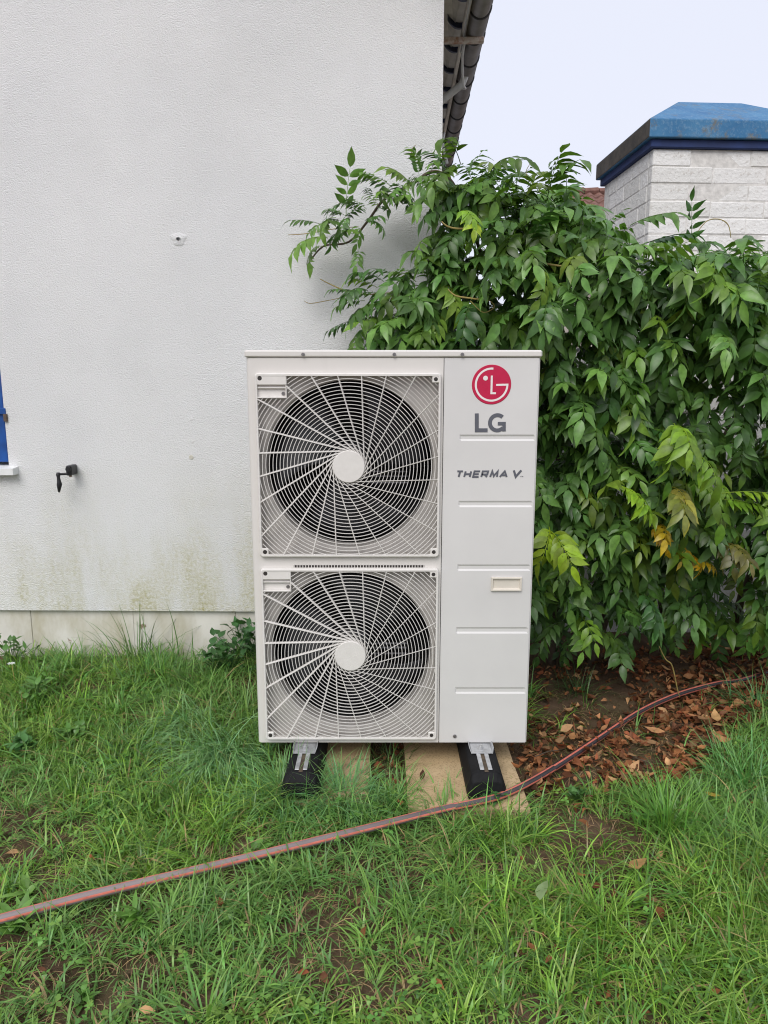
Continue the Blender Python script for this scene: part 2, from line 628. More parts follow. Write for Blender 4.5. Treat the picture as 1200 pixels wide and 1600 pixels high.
# plaster repair marks
pc = at(277, 372, WY)
ring = MB()
nn = 22
vs, fs = [], []
for j, (rr, yy) in enumerate(((1.0, .0018), (.85, -.0012), (.55, -.0022), (.25, -.0026))):
    for k in range(nn):
        a = 2 * math.pi * k / nn
        q = rr * (1 + .14 * math.sin(3 * a) + .08 * math.sin(5 * a))
        vs.append((pc.x - cx + .034 * q * math.cos(a), yy - .002, pc.z + .028 * q * math.sin(a)))
for j in range(3):
    for k in range(nn):
        k2 = (k + 1) % nn
        fs.append((j * nn + k, (j + 1) * nn + k, (j + 1) * nn + k2, j * nn + k2))
fs.append(tuple(3 * nn + k for k in range(nn)))
ring.add(vs, fs)
ring.build('plaster_patch', M['stucco'], house, True)
for qx, qy, rr in ((297, 715, .010), (298, 690, .007), (297, 655, .006)):
    pc = at(qx, qy, WY)
    d = MB()
    d.disc((pc.x - cx, pc.z), rr, -.0035, .001, 12)
    d.build('filled_hole', M['plinth'] if rr > .009 else M['patch'], house)
# window: closed blue shutters set in the opening, white sill
win = MB()
for (a, b, c, d) in ((wx0 + .001, wx0 + .05, wz0, wz1), (wx1 - .05, wx1 - .001, wz0, wz1), (wx0 + .051, wx1 - .051, wz1 - .05, wz1), (wx0 + .051, wx1 - .051, wz0, wz0 + .05)):
    win.box(a, b, .10, .16, c + .001, d - .001)
window = win.build('window', M['sill'], house)
gl = MB()
gl.box(wx0 + .05, wx1 - .05, .125, .133, wz0 + .05, wz1 - .05)
gl.build('pane', M['window_glass'], window)
mid = (wx0 + wx1) / 2
for (a, b, side) in ((wx0 + .004, mid - .002, -1), (mid + .002, wx1 - .004, 1)):
    sh = MB()
    # frame of the leaf
    z0, z1 = wz0 + .018, wz1 - .01
    for (u0, u1, q0, q1) in ((a, a + .06, z0, z1), (b - .06, b, z0, z1), (a + .061, b - .061, z0, z0 + .07), (a + .061, b - .061, z1 - .07, z1)):
        sh.box(u0, u1, .008, .045, q0, q1, ch=.004)
    leaf = sh.build('shutter', M['blue_paint'], house)
    nb = 4
    ww = (b - a - .124) / nb
    for k in range(nb):
        bd = MB()
        bd.box(a + .062 + k * ww + .0015, a + .062 + (k + 1) * ww - .0015, .018, .036, z0 + .071, z1 - .071, ch=.003)
        bd.build('plank', M['blue_paint'], leaf)
    for zz in (at(5, 643, WY).z, wz1 - .25):
        hg = MB()
        hx = b if side > 0 else a
        hg.box(hx - side * .26, hx + side * .012, -.004, .007, zz - .014, zz + .014, ch=.002)
        hg.build('hinge_strap', M['blue_paint'], leaf)
        hp = MB()
        hp.tube([(hx + side * .010, -.004, zz - .045), (hx + side * .010, -.004, zz - .012)], .009, 10)
        hp.tube([(hx + side * .010, -.004, zz - .03), (hx + side * .014, .012, zz - .03)], .006, 8)
        hp.build('hinge_pin', M['rust'], leaf)
sl = MB()
sx1 = at(22, 735, WY).x - cx
sl.add([(wx0 - .03, -.045, wz0 - .035), (sx1, -.045, wz0 - .035), (sx1, -.045, wz0 - .006), (wx0 - .03, -.045, wz0 - .006),
        (wx0 - .03, .10, wz0 - .035), (sx1 + .01, .10, wz0 - .035), (sx1 + .01, .10, wz0 + .012), (wx0 - .03, .10, wz0 + .012)],
       [(0, 1, 2, 3), (5, 4, 7, 6), (0, 4, 5, 1), (1, 5, 6, 2), (3, 2, 6, 7), (4, 0, 3, 7)])
sl.build('sill', M['sill'], house)

# roof: eave course of glazed tiles, underside, the rest of the slope as one corrugated part
pitch_t = .266
roof = MB()
vs, fs = [], []
for side in (1,):
    pass
nyr = int(9.6 / .0443)
ys = [-.30 + i * .0443 for i in range(nyr + 1)]
prof = lambda y: .022 * math.cos(2 * math.pi * y / pitch_t)
for i, yy in enumerate(ys):
    zt = prof(yy)
    vs += [(.10, yy, eave_z + .12 + zt - .10 * slope + .07), (xm, yy, eave_z + .19 - xm * slope + zt), (HL - .35, yy, eave_z + .19 - .35 * slope + zt)]
for i in range(nyr):
    for k in range(2):
        a = i * 3 + k
        fs.append((a, a + 3, a + 4, a + 1))
roof.add(vs, fs)
roof_o = roof.build('roof', M['tile_blue'], house, True)
und = MB()                                            # boarding under the rafters
und.add([(.10, -.28, eave_z + .02), (xm, -.28, eave_z + .09 - xm * slope), (HL - .3, -.28, eave_z + .05 - .3 * slope),
         (.10, 9.2, eave_z + .02), (xm, 9.2, eave_z + .09 - xm * slope), (HL - .3, 9.2, eave_z + .05 - .3 * slope)],
        [(0, 3, 4, 1), (1, 4, 5, 2)])
und.build('roof_boarding', M['wood'], roof_o)
# geometry of the eave line in local coordinates
gi = .155                                             # inner edge of the gutter
gw = .098                                             # gutter width
for i in range(34):
    y0 = -.30 + i * pitch_t
    tl = MB()
    vs, fs = [], []
    m = 9
    for j in range(m + 1):
        u = j / m
        yy = y0 + u * (pitch_t + .018)
        zt = .026 * math.cos(2 * math.pi * (u - .22)) + .012 * u
        for (xx, dz) in ((gi + gw + .012, 0), (-.12, (gi + gw + .132) * slope * .8)):
            vs.append((xx, yy, eave_z + .075 + zt + dz))
            vs.append((xx, yy, eave_z + .058 + zt + dz))
    for j in range(m):
        a = j * 4
        fs += [(a, a + 4, a + 6, a + 2), (a + 1, a + 3, a + 7, a + 5), (a, a + 1, a + 5, a + 4), (a + 2, a + 6, a + 7, a + 3)]
    fs += [(0, 2, 3, 1), (m * 4, m * 4 + 1, m * 4 + 3, m * 4 + 2)]
    tl.add(vs, fs)
    o = tl.build('roof_tile', [M['tile_blue'], M['tile_under']], roof_o, True)
    for p in o.data.polygons:
        if p.normal.z < -.3:
            p.material_index = 1
    # soffit board between two tiles, and the blue nose of the tile hanging below it
    sb = MB()
    sb.add([(-.03, y0 + .012, eave_z + .060), (gi + .02, y0 + .012, eave_z + .030), (gi + .02, y0 + pitch_t, eave_z + .014), (-.03, y0 + pitch_t, eave_z + .044),
            (-.03, y0 + .012, eave_z + .075), (gi + .02, y0 + .012, eave_z + .045), (gi + .02, y0 + pitch_t, eave_z + .029), (-.03, y0 + pitch_t, eave_z + .059)],
           [(0, 3, 2, 1), (4, 5, 6, 7), (0, 1, 5, 4), (2, 3, 7, 6), (1, 2, 6, 5), (3, 0, 4, 7)])
    sb.build('soffit_board', M['tile_under'], roof_o)
    cr = MB()
    vs, fs = [], []
    m = 10
    x_a, x_b = gi - .098, gi + .006
    for j in range(m + 1):
        u = j / m
        a = math.pi * u
        xx = x_a + (x_b - x_a) * u
        dy = .030 * math.sin(a) - (.035 * (1 - u) ** 4)
        th = .004 + .015 * math.sin(a) ** .8
        yy = y0 + pitch_t * .80 + dy
        zz = eave_z + .022 - .012 * u
        vs += [(xx, yy, zz - .016), (xx, yy + th, zz - .016), (xx, yy, zz + .012), (xx, yy + th, zz + .012)]
    for j in range(m):
        a = j * 4
        fs += [(a, a + 1, a + 5, a + 4), (a, a + 4, a + 6, a + 2), (a + 1, a + 3, a + 7, a + 5), (a + 2, a + 6, a + 7, a + 3)]
    cr.add(vs, fs)
    cr.build('tile_nose', M['tile_blue'], roof_o)
# fascia strip
fb = MB()
fb.box(gi - .022, gi - .006, -.28, 9.1, eave_z - .035, eave_z + .008)
fb.build('fascia_board', M['wood'], house)
# gutter (half round) with joint bands
gt = MB()
nseg = 14
vs, fs = [], []
gc, gr = gi + gw / 2, gw / 2
for yy in (-.32, 9.2):
    for rr in (gr, gr - .003):
        for k in range(nseg + 1):
            a = math.pi + math.pi * k / nseg
            vs.append((gc + rr * math.cos(a), yy, eave_z + .012 + 1.15 * rr * math.sin(a)))
m = nseg + 1
for k in range(nseg):
    fs.append((k, k + 1, 2 * m + k + 1, 2 * m + k))
    fs.append((m + k + 1, m + k, 3 * m + k, 3 * m + k + 1))
    fs.append((k, m + k, m + k + 1, k + 1))
    fs.append((2 * m + k + 1, 3 * m + k + 1, 3 * m + k, 2 * m + k))
fs += [(0, 2 * m, 3 * m, m), (m - 1, 2 * m - 1, 4 * m - 1, 3 * m - 1)]
gt.add(vs, fs)
gut = gt.build('gutter', M['gutter'], house, True)
bead = MB()
bead.tube([(gc + gr, -.32, eave_z + .014), (gc + gr, 9.2, eave_z + .014)], .007, 8)
bead.build('gutter_bead', M['gutter'], gut, True)
for i in range(34):
    y0 = -.30 + i * pitch_t + .05
    bd = MB()
    pts = []
    for k in range(nseg + 1):
        a = math.pi + math.pi * k / nseg
        pts.append((gc + (gr + .003) * math.cos(a), y0, eave_z + .012 + 1.15 * (gr + .003) * math.sin(a)))
    bd.tube(pts, .0055, 6)
    bd.build('gutter_band', M['gutter_band'], gut)
# rusty white bar and bent white pipe, both between the wall and the gutter
hb = lambda px, py, z: None


def house_local(px, py, z):
    d = ray(px, py)
    tt = (z - CAMZ) / d.z
    p = Vector((d.x * tt, d.y * tt, z))
    return house.matrix_basis.inverted() @ p


zbar = eave_z - .055
p1 = house_local(750, 63, zbar)
bar = MB()
bar.box(-.02, gi + gw * .92, p1.y - .017, p1.y + .017, zbar - .012, zbar + .012, ch=.003)
bar.build('gutter_bracket', M['rustwhite'], house)
p2 = house_local(722, 133, zbar - .02)
pp = MB()
pp.tube([(-.03, p2.y + .30, zbar - .115), (.05, p2.y + .14, zbar - .07), (gi + .025, p2.y + .0, zbar - .015), (gi + .04, p2.y - .03, zbar + .02)], .021, 12)
pp.build('overflow_pipe', M['pvc'], house, True)
p2b = p2
wr = MB()
wr.tube([(gi - .012, .2, eave_z - .04), (gi - .010, .9, eave_z - .042), (gi - .004, p2.y - .52, eave_z - .05), (gi - .004, p2.y - .35, eave_z - .066),
         (gi + .012, p2.y - .18, eave_z - .085), (gi + .032, p2.y - .04, eave_z - .095), (gi + .046, p2.y + .02, eave_z - .085), (gi + .036, p2.y + .06, eave_z - .07)], .0065, 7)
wr.build('cable', M['pvc'], house, True)
wr = MB()
pa = [house_local(694, 208, 2.98), house_local(692, 218, 2.9), house_local(693, 235, 2.82), house_local(699, 255, 2.7)]
wr.tube([Vector((max(q.x, .012), q.y, q.z)) for q in pa], .008, 7)
wr.build('cable', M['pvc'], house, True)

# ------------------------------------------------------------------ shutter catch on the wall
c0 = at(113, 735, WY)
sc_ = empty('shutter_catch', (c0.x, WY + .0, c0.z))
sc_.scale = (.86, .86, .86)
tag(sc_, 'black iron shutter catch with hanging handle on the white wall', 'shutter catch')
a = MB()
a.box(-.014, .016, -.05, .03, -.022, .030, ch=.006)
a.tube([(.001, -.05, .012), (.001, -.056, .012)], .013, 12)
a.build('wall_bracket', M['black_iron'], sc_)
a = MB()
a.tube([(.002, -.045, -.01), (-.01, -.05, -.012), (-.05, -.055, -.014)], [.007, .0065, .006], 8)
a.build('arm', M['black_iron'], sc_, True)
a = MB()
pts = [(-.05, -.056, -.004), (-.05, -.057, -.016), (-.05, -.057, -.03), (-.048, -.058, -.05), (-.047, -.058, -.065), (-.05, -.058, -.085), (-.052, -.058, -.103), (-.052, -.058, -.108)]
a.tube(pts, [.008, .0115, .008, .010, .0135, .010, .006, .003], 10)
a.build('handle', M['black_iron'], sc_, True)
a = MB()
a.box(-.002, .010, -.04, -.03, -.03, -.0225)
a.build('pin', M['rust'], sc_)

# ------------------------------------------------------------------ heat pump
UY = 2.37
U = lambda px, py: at(px, py, UY)
hp_c = U(614, 1160)
ux0, ux1 = U(384, 560).x, U(845, 560).x
uz0, uz1 = U(614, 1160).z, U(614, 547).z
DEPTH = .33
unit = empty('heat_pump', ((ux0 + ux1) / 2, UY, uz0))
tag(unit, 'pale grey outdoor heat pump with two round fan grilles', 'heat pump')
ox, oz = unit.location.x, unit.location.z
X = lambda px, py: U(px, py).x - ox
Z = lambda py: U(600, py).z - oz
HW = (ux1 - ux0) / 2
HH = uz1 - uz0
lidz = Z(558.5)

cav_y = .20
seam_x = X(692, 700)
# cabinet: sides, back, floor as one folded shell
sh = MB()
sh.box(-HW + .001, -HW + .004, .012, DEPTH, .002, lidz - .001)
sh.box(HW - .004, HW - .001, .004, DEPTH, .002, lidz - .001)
sh.box(-HW + .0045, HW - .0045, DEPTH - .003, DEPTH, .002, lidz - .001)
sh.box(-HW + .0045, HW - .0045, .006, DEPTH - .0035, .002, .006)
sh.build('cabinet_shell', M['steel'], unit)
# rounded left corner strip
lc = MB()
vs, fs = [], []
for j in range(7):
    a = math.pi / 2 * j / 6
    for zz in (.0, lidz - .0015):
        vs.append((-HW + .014 - .014 * math.sin(a), .014 - .014 * math.cos(a), zz))
for j in range(6):
    fs.append((j * 2, j * 2 + 1, j * 2 + 3, j * 2 + 2))
lc.add(vs, fs)
lc.build('corner_edge', M['steel'], unit, True)
# lid
ld = MB()
ld.box(-HW - .004, HW + .004, -.006, DEPTH + .004, lidz, HH, ch=.005)
lid = ld.build('top_cover', M['steel'], unit)
for sx in (474, 616, 722):
    s1 = MB()
    c = (X(sx, 554), Z(554))
    s1.disc(c, .0058, -.0105, -.005, 14)
    s1.box(c[0] - .004, c[0] + .004, -.0112, -.0106, c[1] - .0008, c[1] + .0008)
    s1.build('screw', M['screw'], lid)

# grille layout, in unit coordinates
GR = []
for (l, r, tp, bt, hx, hy, hr) in ((402, 688, 583, 869, 545.5, 729.5, 25.5), (412.5, 683, 887, 1153, 548.5, 1023.5, 25)):
    mid_y = (tp + bt) / 2
    GR.append(dict(x0=X(l, mid_y) , x1=X(r, mid_y), z0=Z(bt), z1=Z(tp), cx=X(hx, hy), cz=Z(hy)))
gx0 = sum(q['x0'] for q in GR) / 2
gx1 = min(sum(q['x1'] for q in GR) / 2, seam_x - .006)
for q in GR:
    q['x0'], q['x1'] = gx0, gx1
    q['cx'] = (gx0 + gx1) / 2
    q['cz'] = (q['z0'] + q['z1']) / 2 + .002
RO = .2785                                             # fan opening radius


def rect_hit(cx_, cz_, a, x0, x1, z0, z1):
    c, s_ = math.cos(a), math.sin(a)
    tt = 1e9
    if c > 1e-9: tt = min(tt, (x1 - cx_) / c)
    if c < -1e-9: tt = min(tt, (x0 - cx_) / c)
    if s_ > 1e-9: tt = min(tt, (z1 - cz_) / s_)
    if s_ < -1e-9: tt = min(tt, (z0 - cz_) / s_)
    return cx_ + c * tt, cz_ + s_ * tt


# front panel: strip frame round the two square bays
fp = MB()
px0, px1 = -HW + .014, seam_x - .0012
g0, g1 = GR
e = .0085
zs = [(0, g1['z0'] + e), (g1['z1'] - e, g0['z0'] + e), (g0['z1'] - e, lidz - .0015)]
for (a, b) in zs:
    fp.box(px0, px1, .0, .006, a, b)
for q in GR:
    fp.box(px0, gx0 + e, .0, .006, q['z0'] + e + .0001, q['z1'] - e - .0001)
    fp.box(gx1 - e, px1, .0, .006, q['z0'] + e + .0001, q['z1'] - e - .0001)
front = fp.build('front_panel', M['steel'], unit)

N = 96
for gi_, q in enumerate(GR):
    # recessed bay plate with the round fan opening and its rolled inlet
    bp = MB()
    ax0, ax1, az0, az1 = gx0 + e, gx1 - e, q['z0'] + e, q['z1'] - e
    angs = sorted([2 * math.pi * k / N for k in range(N)] + [math.atan2(zc - q['cz'], xc - q['cx']) % (2 * math.pi) for xc in (ax0, ax1) for zc in (az0, az1)])
    vs, fs = [], []
    ry = [(None, .030), (RO + .012, .030), (RO + .006, .0315), (RO + .0015, .036), (RO, .044), (RO, .10)]
    n = len(angs)
    for rr, yy in ry:
        for a in angs:
            if rr is None:
                hx_, hz_ = rect_hit(q['cx'], q['cz'], a, ax0, ax1, az0, az1)
                vs.append((hx_, yy, hz_))
            else:
                vs.append((q['cx'] + rr * math.cos(a), yy, q['cz'] + rr * math.sin(a)))
    for j in range(len(ry) - 1):
        for k in range(n):
            k2 = (k + 1) % n
            fs.append((j * n + k, (j + 1) * n + k, (j + 1) * n + k2, j * n + k2))
    bp.add(vs, fs)
    # walls of the bay from the front panel back to the plate
    c4 = [(ax0, az0), (ax1, az0), (ax1, az1), (ax0, az1)]
    for k in range(4):
        (xa, za), (xb, zb_) = c4[k], c4[(k + 1) % 4]
        bp.add([(xa, .0061, za), (xb, .0061, zb_), (xb, .030, zb_), (xa, .030, za)], [(0, 1, 2, 3)])
    bp.build('fan_recess', M['recess'], unit, False)
    # dark chamber behind
    ch = MB()
    vs, fs = [], []
    for rr, yy in ((RO + .001, .10), (RO + .012, .105), (RO + .012, .315)):
        for k in range(48):
            a = 2 * math.pi * k / 48
            vs.append((q['cx'] + rr * math.cos(a), yy, q['cz'] + rr * math.sin(a)))
    for j in range(2):
        for k in range(48):
            k2 = (k + 1) % 48
            fs.append((j * 48 + k, (j + 1) * 48 + k, (j + 1) * 48 + k2, j * 48 + k2))
    fs.append(tuple(2 * 48 + k for k in range(48)))
    ch.add(vs, fs)
    ch.build('fan_chamber', M['cavity'], unit)
    # motor bracket bars
    for (dz, ln) in ((-.045, .17), (-.062, .17), (-.085, .17)):
        br = MB()
        br.box(q['cx'] + .03, q['cx'] + .03 + ln, .225, .232, q['cz'] + dz - .0025, q['cz'] + dz + .0025)
        br.build('motor_bracket', M['bar'], unit)
    # fan
    fan = MB()
    fan.tube([(q['cx'], .08, q['cz']), (q['cx'], .092, q['cz']), (q['cx'], .19, q['cz'])], [.045, .062, .066], 24)
    fo = fan.build('fan', M['fan'], unit)
    for k in range(3):
        bl = MB()
        vs, fs = [], []
        na, nr = 8, 6
        off = .4 + gi_ * .5 + k * 2 * math.pi / 3
        for i in range(nr + 1):
            rr = .064 + (RO - .012 - .064) * i / nr
            span = 1.15 + .35 * (i / nr)
            for j in range(na + 1):
                u = j / na
                a = off + (u - .5) * span + .28 * (i / nr) ** 1.5
                yy = .165 - .085 * u + .012 * math.sin(math.pi * u)
                vs.append((q['cx'] + rr * math.cos(a), yy, q['cz'] + rr * math.sin(a)))
        for i in range(nr):
            for j in range(na):
                a = i * (na + 1) + j
                fs.append((a, a + na + 1, a + na + 2, a + 1))
        bl.add(vs, fs)
        o = bl.build('blade', M['fan'], fo, True)
        sm = o.modifiers.new('thick', 'SOLIDIFY')
        sm.thickness = .003
    # grille frame with corner lugs and finger plate
    gf = MB()
    fw = .0085
    y0, y1 = -.017, -.0005
    gx0i, gx1i, gz0i, gz1i = gx0 + fw, gx1 - fw, q['z0'] + fw, q['z1'] - fw * 1.15
    # sloped frame rails
    outer = [(gx0, q['z0']), (gx1, q['z0']), (gx1, q['z1']), (gx0, q['z1'])]
    def rrect(x0, x1, z0, z1, r):
        pts = []
        for (cx_, cz_, a0) in ((x1 - r, z1 - r, 0), (x0 + r, z1 - r, 90), (x0 + r, z0 + r, 180), (x1 - r, z0 + r, 270)):
            for k in range(4):
                a = math.radians(a0 + 30 * k)
                pts.append((cx_ + r * math.cos(a), cz_ + r * math.sin(a)))
        return pts
    loops = [[(p[0], y1, p[1]) for p in rrect(gx0 - .001, gx1 + .001, q['z0'] - .001, q['z1'] + .001, .012)],
             [(p[0], y0 + .005, p[1]) for p in rrect(gx0, gx1, q['z0'], q['z1'], .012)],
             [(p[0], y0, p[1]) for p in rrect(gx0 + .003, gx1 - .003, q['z0'] + .003, q['z1'] - .003, .009)],
             [(p[0], y0, p[1]) for p in rrect(gx0i - .001, gx1i + .001, gz0i - .001, gz1i + .001, .004)],
             [(p[0], y0 + .003, p[1]) for p in rrect(gx0i, gx1i, gz0i, gz1i, .003)],
             [(p[0], -.001, p[1]) for p in rrect(gx0i, gx1i, gz0i, gz1i, .003)]]
    nL = len(loops[0])
    gf.add([p for L in loops for p in L], [(j * nL + k, j * nL + (k + 1) % nL, (j + 1) * nL + (k + 1) % nL, (j + 1) * nL + k) for j in range(len(loops) - 1) for k in range(nL)])
    lug = .021
    for (lx, lz, sx_, sz_) in ((gx1i, gz1i, -1, -1), (gx0i, gz0i, 1, 1), (gx1i, gz0i, -1, 1)):
        gf.box(lx - sx_ * .002, lx + sx_ * lug, y0 + .0012, -.003, lz - sz_ * .002, lz + sz_ * lug, ch=.002)
    # finger plate top left: solid band, slot, lower lip
    hpw, hph = .094, .072
    X0, X1, ZT = gx0i - .002, gx0i + hpw, gz1i + .002
    gf.box(X0, X1, y0 + .0012, -.004, ZT - .030, ZT, ch=.002)
    gf.box(X1 - .0035, X1, y0 + .0013, -.004, ZT - hph, ZT - .0301, ch=.001)
    gf.box(X0, X1 - .0036, y0 + .0013, -.004, ZT - hph, ZT - hph + .0045, ch=.001)
    gf.box(X0, X1 - .0036, y0 + .0040, -.004, ZT - .041, ZT - .0375, ch=.001)
    gf.box(X0, X1 - .0036, -.0045, -.0035, ZT - hph + .0046, ZT - .0302)
    grille = gf.build('fan_grille', M['grille'], unit)
    sp = MB()
    sp.disc((X1 - .012, ZT - .057), .006, -.0075, -.0046, 14)
    sp.build('screw', M['screw'], grille)
    for (lx, lz) in ((gx1i - .0095, gz1i - .0095), (gx0i + .0095, gz0i + .0095), (gx1i - .0095, gz0i + .0095), (X0 + .0105, ZT - .0085)):
        so = MB()
        so.disc((lx, lz), .0072 if lx < X1 else .0066, y0 + .0004, y0 + .0015, 16)
        so.build('screw_hole', M['hole'], grille)
    # hub cap
    hr = .0525
    hc = MB()
    hc.disc((q['cx'], q['cz']), hr, -.0205, -.006, 48)
    hc.build('hub_cap', M['grille'], grille)

    def inside(x_, z_):
        if not (gx0i - .001 < x_ < gx1i + .001 and gz0i - .001 < z_ < gz1i + .001):
            return False
        return not (x_ < X1 - .001 and z_ > ZT - hph + .001)
    # rings
    step = .01165
    nr = 0
    rr = hr + .009
    rw, ry0, ry1 = .00095, -.0135, -.0105
    while rr < math.hypot(gx1i - q['cx'], gz1i - q['cz']) - .012:
        vs, fs = [], []
        SEG = 120
        flags = []
        for k in range(SEG):
            a = 2 * math.pi * (k + .5) / SEG
            flags.append(inside(q['cx'] + rr * math.cos(a), q['cz'] + rr * math.sin(a)))
        for k in range(SEG):
            a = 2 * math.pi * k / SEG
            for (ro, yy) in ((-rw, ry0), (rw, ry0), (rw, ry1), (-rw, ry1)):
                vs.append((q['cx'] + (rr + ro) * math.cos(a), yy, q['cz'] + (rr + ro) * math.sin(a)))
        for k in range(SEG):
            if flags[k]:
                a, b = k * 4, ((k + 1) % SEG) * 4
                for s_ in range(4):
                    s2 = (s_ + 1) % 4
                    fs.append((a + s_, b + s_, b + s2, a + s2))
        if fs:
            rg = MB()
            rg.add(vs, fs)
            rg.build('grille_ring', M['grille'], grille)
        rr += step
    # swept spokes: tilted vanes that leave the hub on a tangent
    for k in range(24):
        fa = math.pi - math.radians(2.6) - k * math.pi / 12
        # far direction fa; the vane runs along a slightly bowed line touching the hub at fa - ~80 deg
        vs, fs = [], []
        K = 14
        pts = []
        for j in range(K + 1):
            u = j / K
            r_ = hr * .97 + u * .36
            swirl = math.acos(min(1, hr * .97 / r_)) * .97
            a = fa - math.radians(83.5) + swirl
            pts.append((q['cx'] + r_ * math.cos(a), q['cz'] + r_ * math.sin(a)))
        keep = []
        for p in pts:
            if inside(*p):
                keep.append(p)
            else:
                # clip the last step at the frame
                if keep:
                    lo, hi = keep[-1], p
                    for _ in range(14):
                        mx_, mz_ = (lo[0] + hi[0]) / 2, (lo[1] + hi[1]) / 2
                        if inside(mx_, mz_): lo = (mx_, mz_)
                        else: hi = (mx_, mz_)
                    keep.append(lo)
                break
        if len(keep) < 3:
            continue
        for j, (xx, zz) in enumerate(keep):
            aa, bb = keep[max(j - 1, 0)], keep[min(j + 1, len(keep) - 1)]
            dx, dz = bb[0] - aa[0], bb[1] - aa[1]
            L_ = math.hypot(dx, dz)
            nxx, nzz = dz / L_, -dx / L_           # clockwise normal
            hw_ = .0011
            tilt = .0024
            vs += [(xx - nxx * hw_, -.0158, zz - nzz * hw_), (xx + nxx * hw_, -.0158, zz + nzz * hw_),
                   (xx + nxx * (hw_ + tilt), -.0072, zz + nzz * (hw_ + tilt)), (xx + nxx * (tilt - hw_), -.0072, zz + nzz * (tilt - hw_))]
        for j in range(len(keep) - 1):
            a, b = j * 4, (j + 1) * 4
            for s_ in range(4):
                s2 = (s_ + 1) % 4
                fs.append((a + s_, b + s_, b + s2, a + s2))
        sp = MB()
        sp.add(vs, fs)
        sp.build('grille_spoke', M['grille'], grille)
# row of small vent teeth above the lower grille
vt = MB()
n = 46
xa, xb = X(460, 889), X(662, 889)
zz = g1['z1'] + .0045
vt.box(xa - .002, xb + .002, -.0012, -.0006, zz - .0045, zz + .0045)
ventback = vt.build('vent_slot', M['hole'], unit)
vt = MB()
for k in range(n):
    xx = xa + (xb - xa) * k / (n - 1)
    vt.box(xx - .0011, xx + .0011, -.0035, -.0013, zz - .0045, zz + .0045)
o = vt.build('vent_teeth', M['grille'], ventback)
o['kind'] = 'stuff'

# service panel with pressed grooves
ex0, ex1 = X(716, 790), X(832, 790)
gro = []
for py in (684, 787.5, 887, 985, 1079):
    gro.append((Z(py - 5), Z(py + 5)))
cols_x = [seam_x + .0012, ex0, ex0 + .005, ex1 - .005, ex1, HW - .006, HW - .0015]
rows = [lidz - .0015]
for (a, b) in gro:
    rows += [a, a - .006, b + .006, b]
rows.append(.0)
vs, fs = [], []
dep = .0032
for ri, zz in enumerate(rows):
    for ci, xx in enumerate(cols_x):
        yy = 0.0
        if ci == 6:
            yy = .0045
        if 0 < ri < len(rows) - 1 and (ri - 1) % 4 in (1, 2) and ci in (2, 3):
            yy = dep
        vs.append((xx, yy, zz))
nc = len(cols_x)
for ri in range(len(rows) - 1):
    for ci in range(nc - 1):
        a = ri * nc + ci
        fs.append((a, a + nc, a + nc + 1, a + 1))
svp = MB()
svp.add(vs, fs)
# returns at both edges
b0 = len(svp.v)
svp.add([(cols_x[0], 0, 0), (cols_x[0], 0, rows[0]), (cols_x[0], .012, rows[0]), (cols_x[0], .012, 0)], [(0, 1, 2, 3)])
svp.add([(cols_x[-1], .0045, 0), (cols_x[-1], .0045, rows[0]), (cols_x[-1], .012, rows[0]), (cols_x[-1], .012, 0)], [(3, 2, 1, 0)])
svc = svp.build('service_panel', M['steel2'], unit)
# dark joint behind the seam
jn = MB()
jn.box(seam_x - .004, seam_x + .004, .0125, .014, .001, lidz - .002)
jn.build('seam_backing', M['hole'], unit)
# grip
hx0, hx1, hz0, hz1 = X(767, 912), X(815, 912), Z(923), Z(901.5)
hd = MB()
f_ = .0055
L0 = [(hx0, -.0005, hz0), (hx1, -.0005, hz0), (hx1, -.0005, hz1), (hx0, -.0005, hz1)]
L1 = [(hx0 + .001, -.0075, hz0 + .001), (hx1 - .001, -.0075, hz0 + .001), (hx1 - .001, -.0075, hz1 - .001), (hx0 + .001, -.0075, hz1 - .001)]
L2 = [(hx0 + f_, -.0075, hz0 + f_), (hx1 - f_, -.0075, hz0 + f_), (hx1 - f_, -.0075, hz1 - f_), (hx0 + f_, -.0075, hz1 - f_)]
L3 = [(hx0 + f_ + .003, -.0008, hz0 + f_ + .004), (hx1 - f_ - .003, -.0008, hz0 + f_ + .004), (hx1 - f_ - .003, -.0008, hz1 - f_ - .001), (hx0 + f_ + .003, -.0008, hz1 - f_ - .001)]
hd.add(L0 + L1 + L2 + L3, [(j * 4 + k, j * 4 + (k + 1) % 4, (j + 1) * 4 + (k + 1) % 4, (j + 1) * 4 + k) for j in range(3) for k in range(4)] + [(12, 13, 14, 15)])
hd.build('handle', M['handle'], svc)
s1 = MB()
c = (X(710.5, 1150), Z(1150))
s1.disc(c, .0062, -.004, -.0004, 16)
s1.disc(c, .003, -.0046, -.0041, 12)
s1.build('screw', M['screw'], svc)

# emblem: red disc with the white face, then the lettering
k_ = .0635 / 142.0                                    # metres per zoom pixel on the emblem
ec = (X(768, 601), Z(601))
em = MB()
em.disc(ec, .0635, -.0016, -.0003, 64)
emb = em.build('emblem_disc', M['red'], svc)


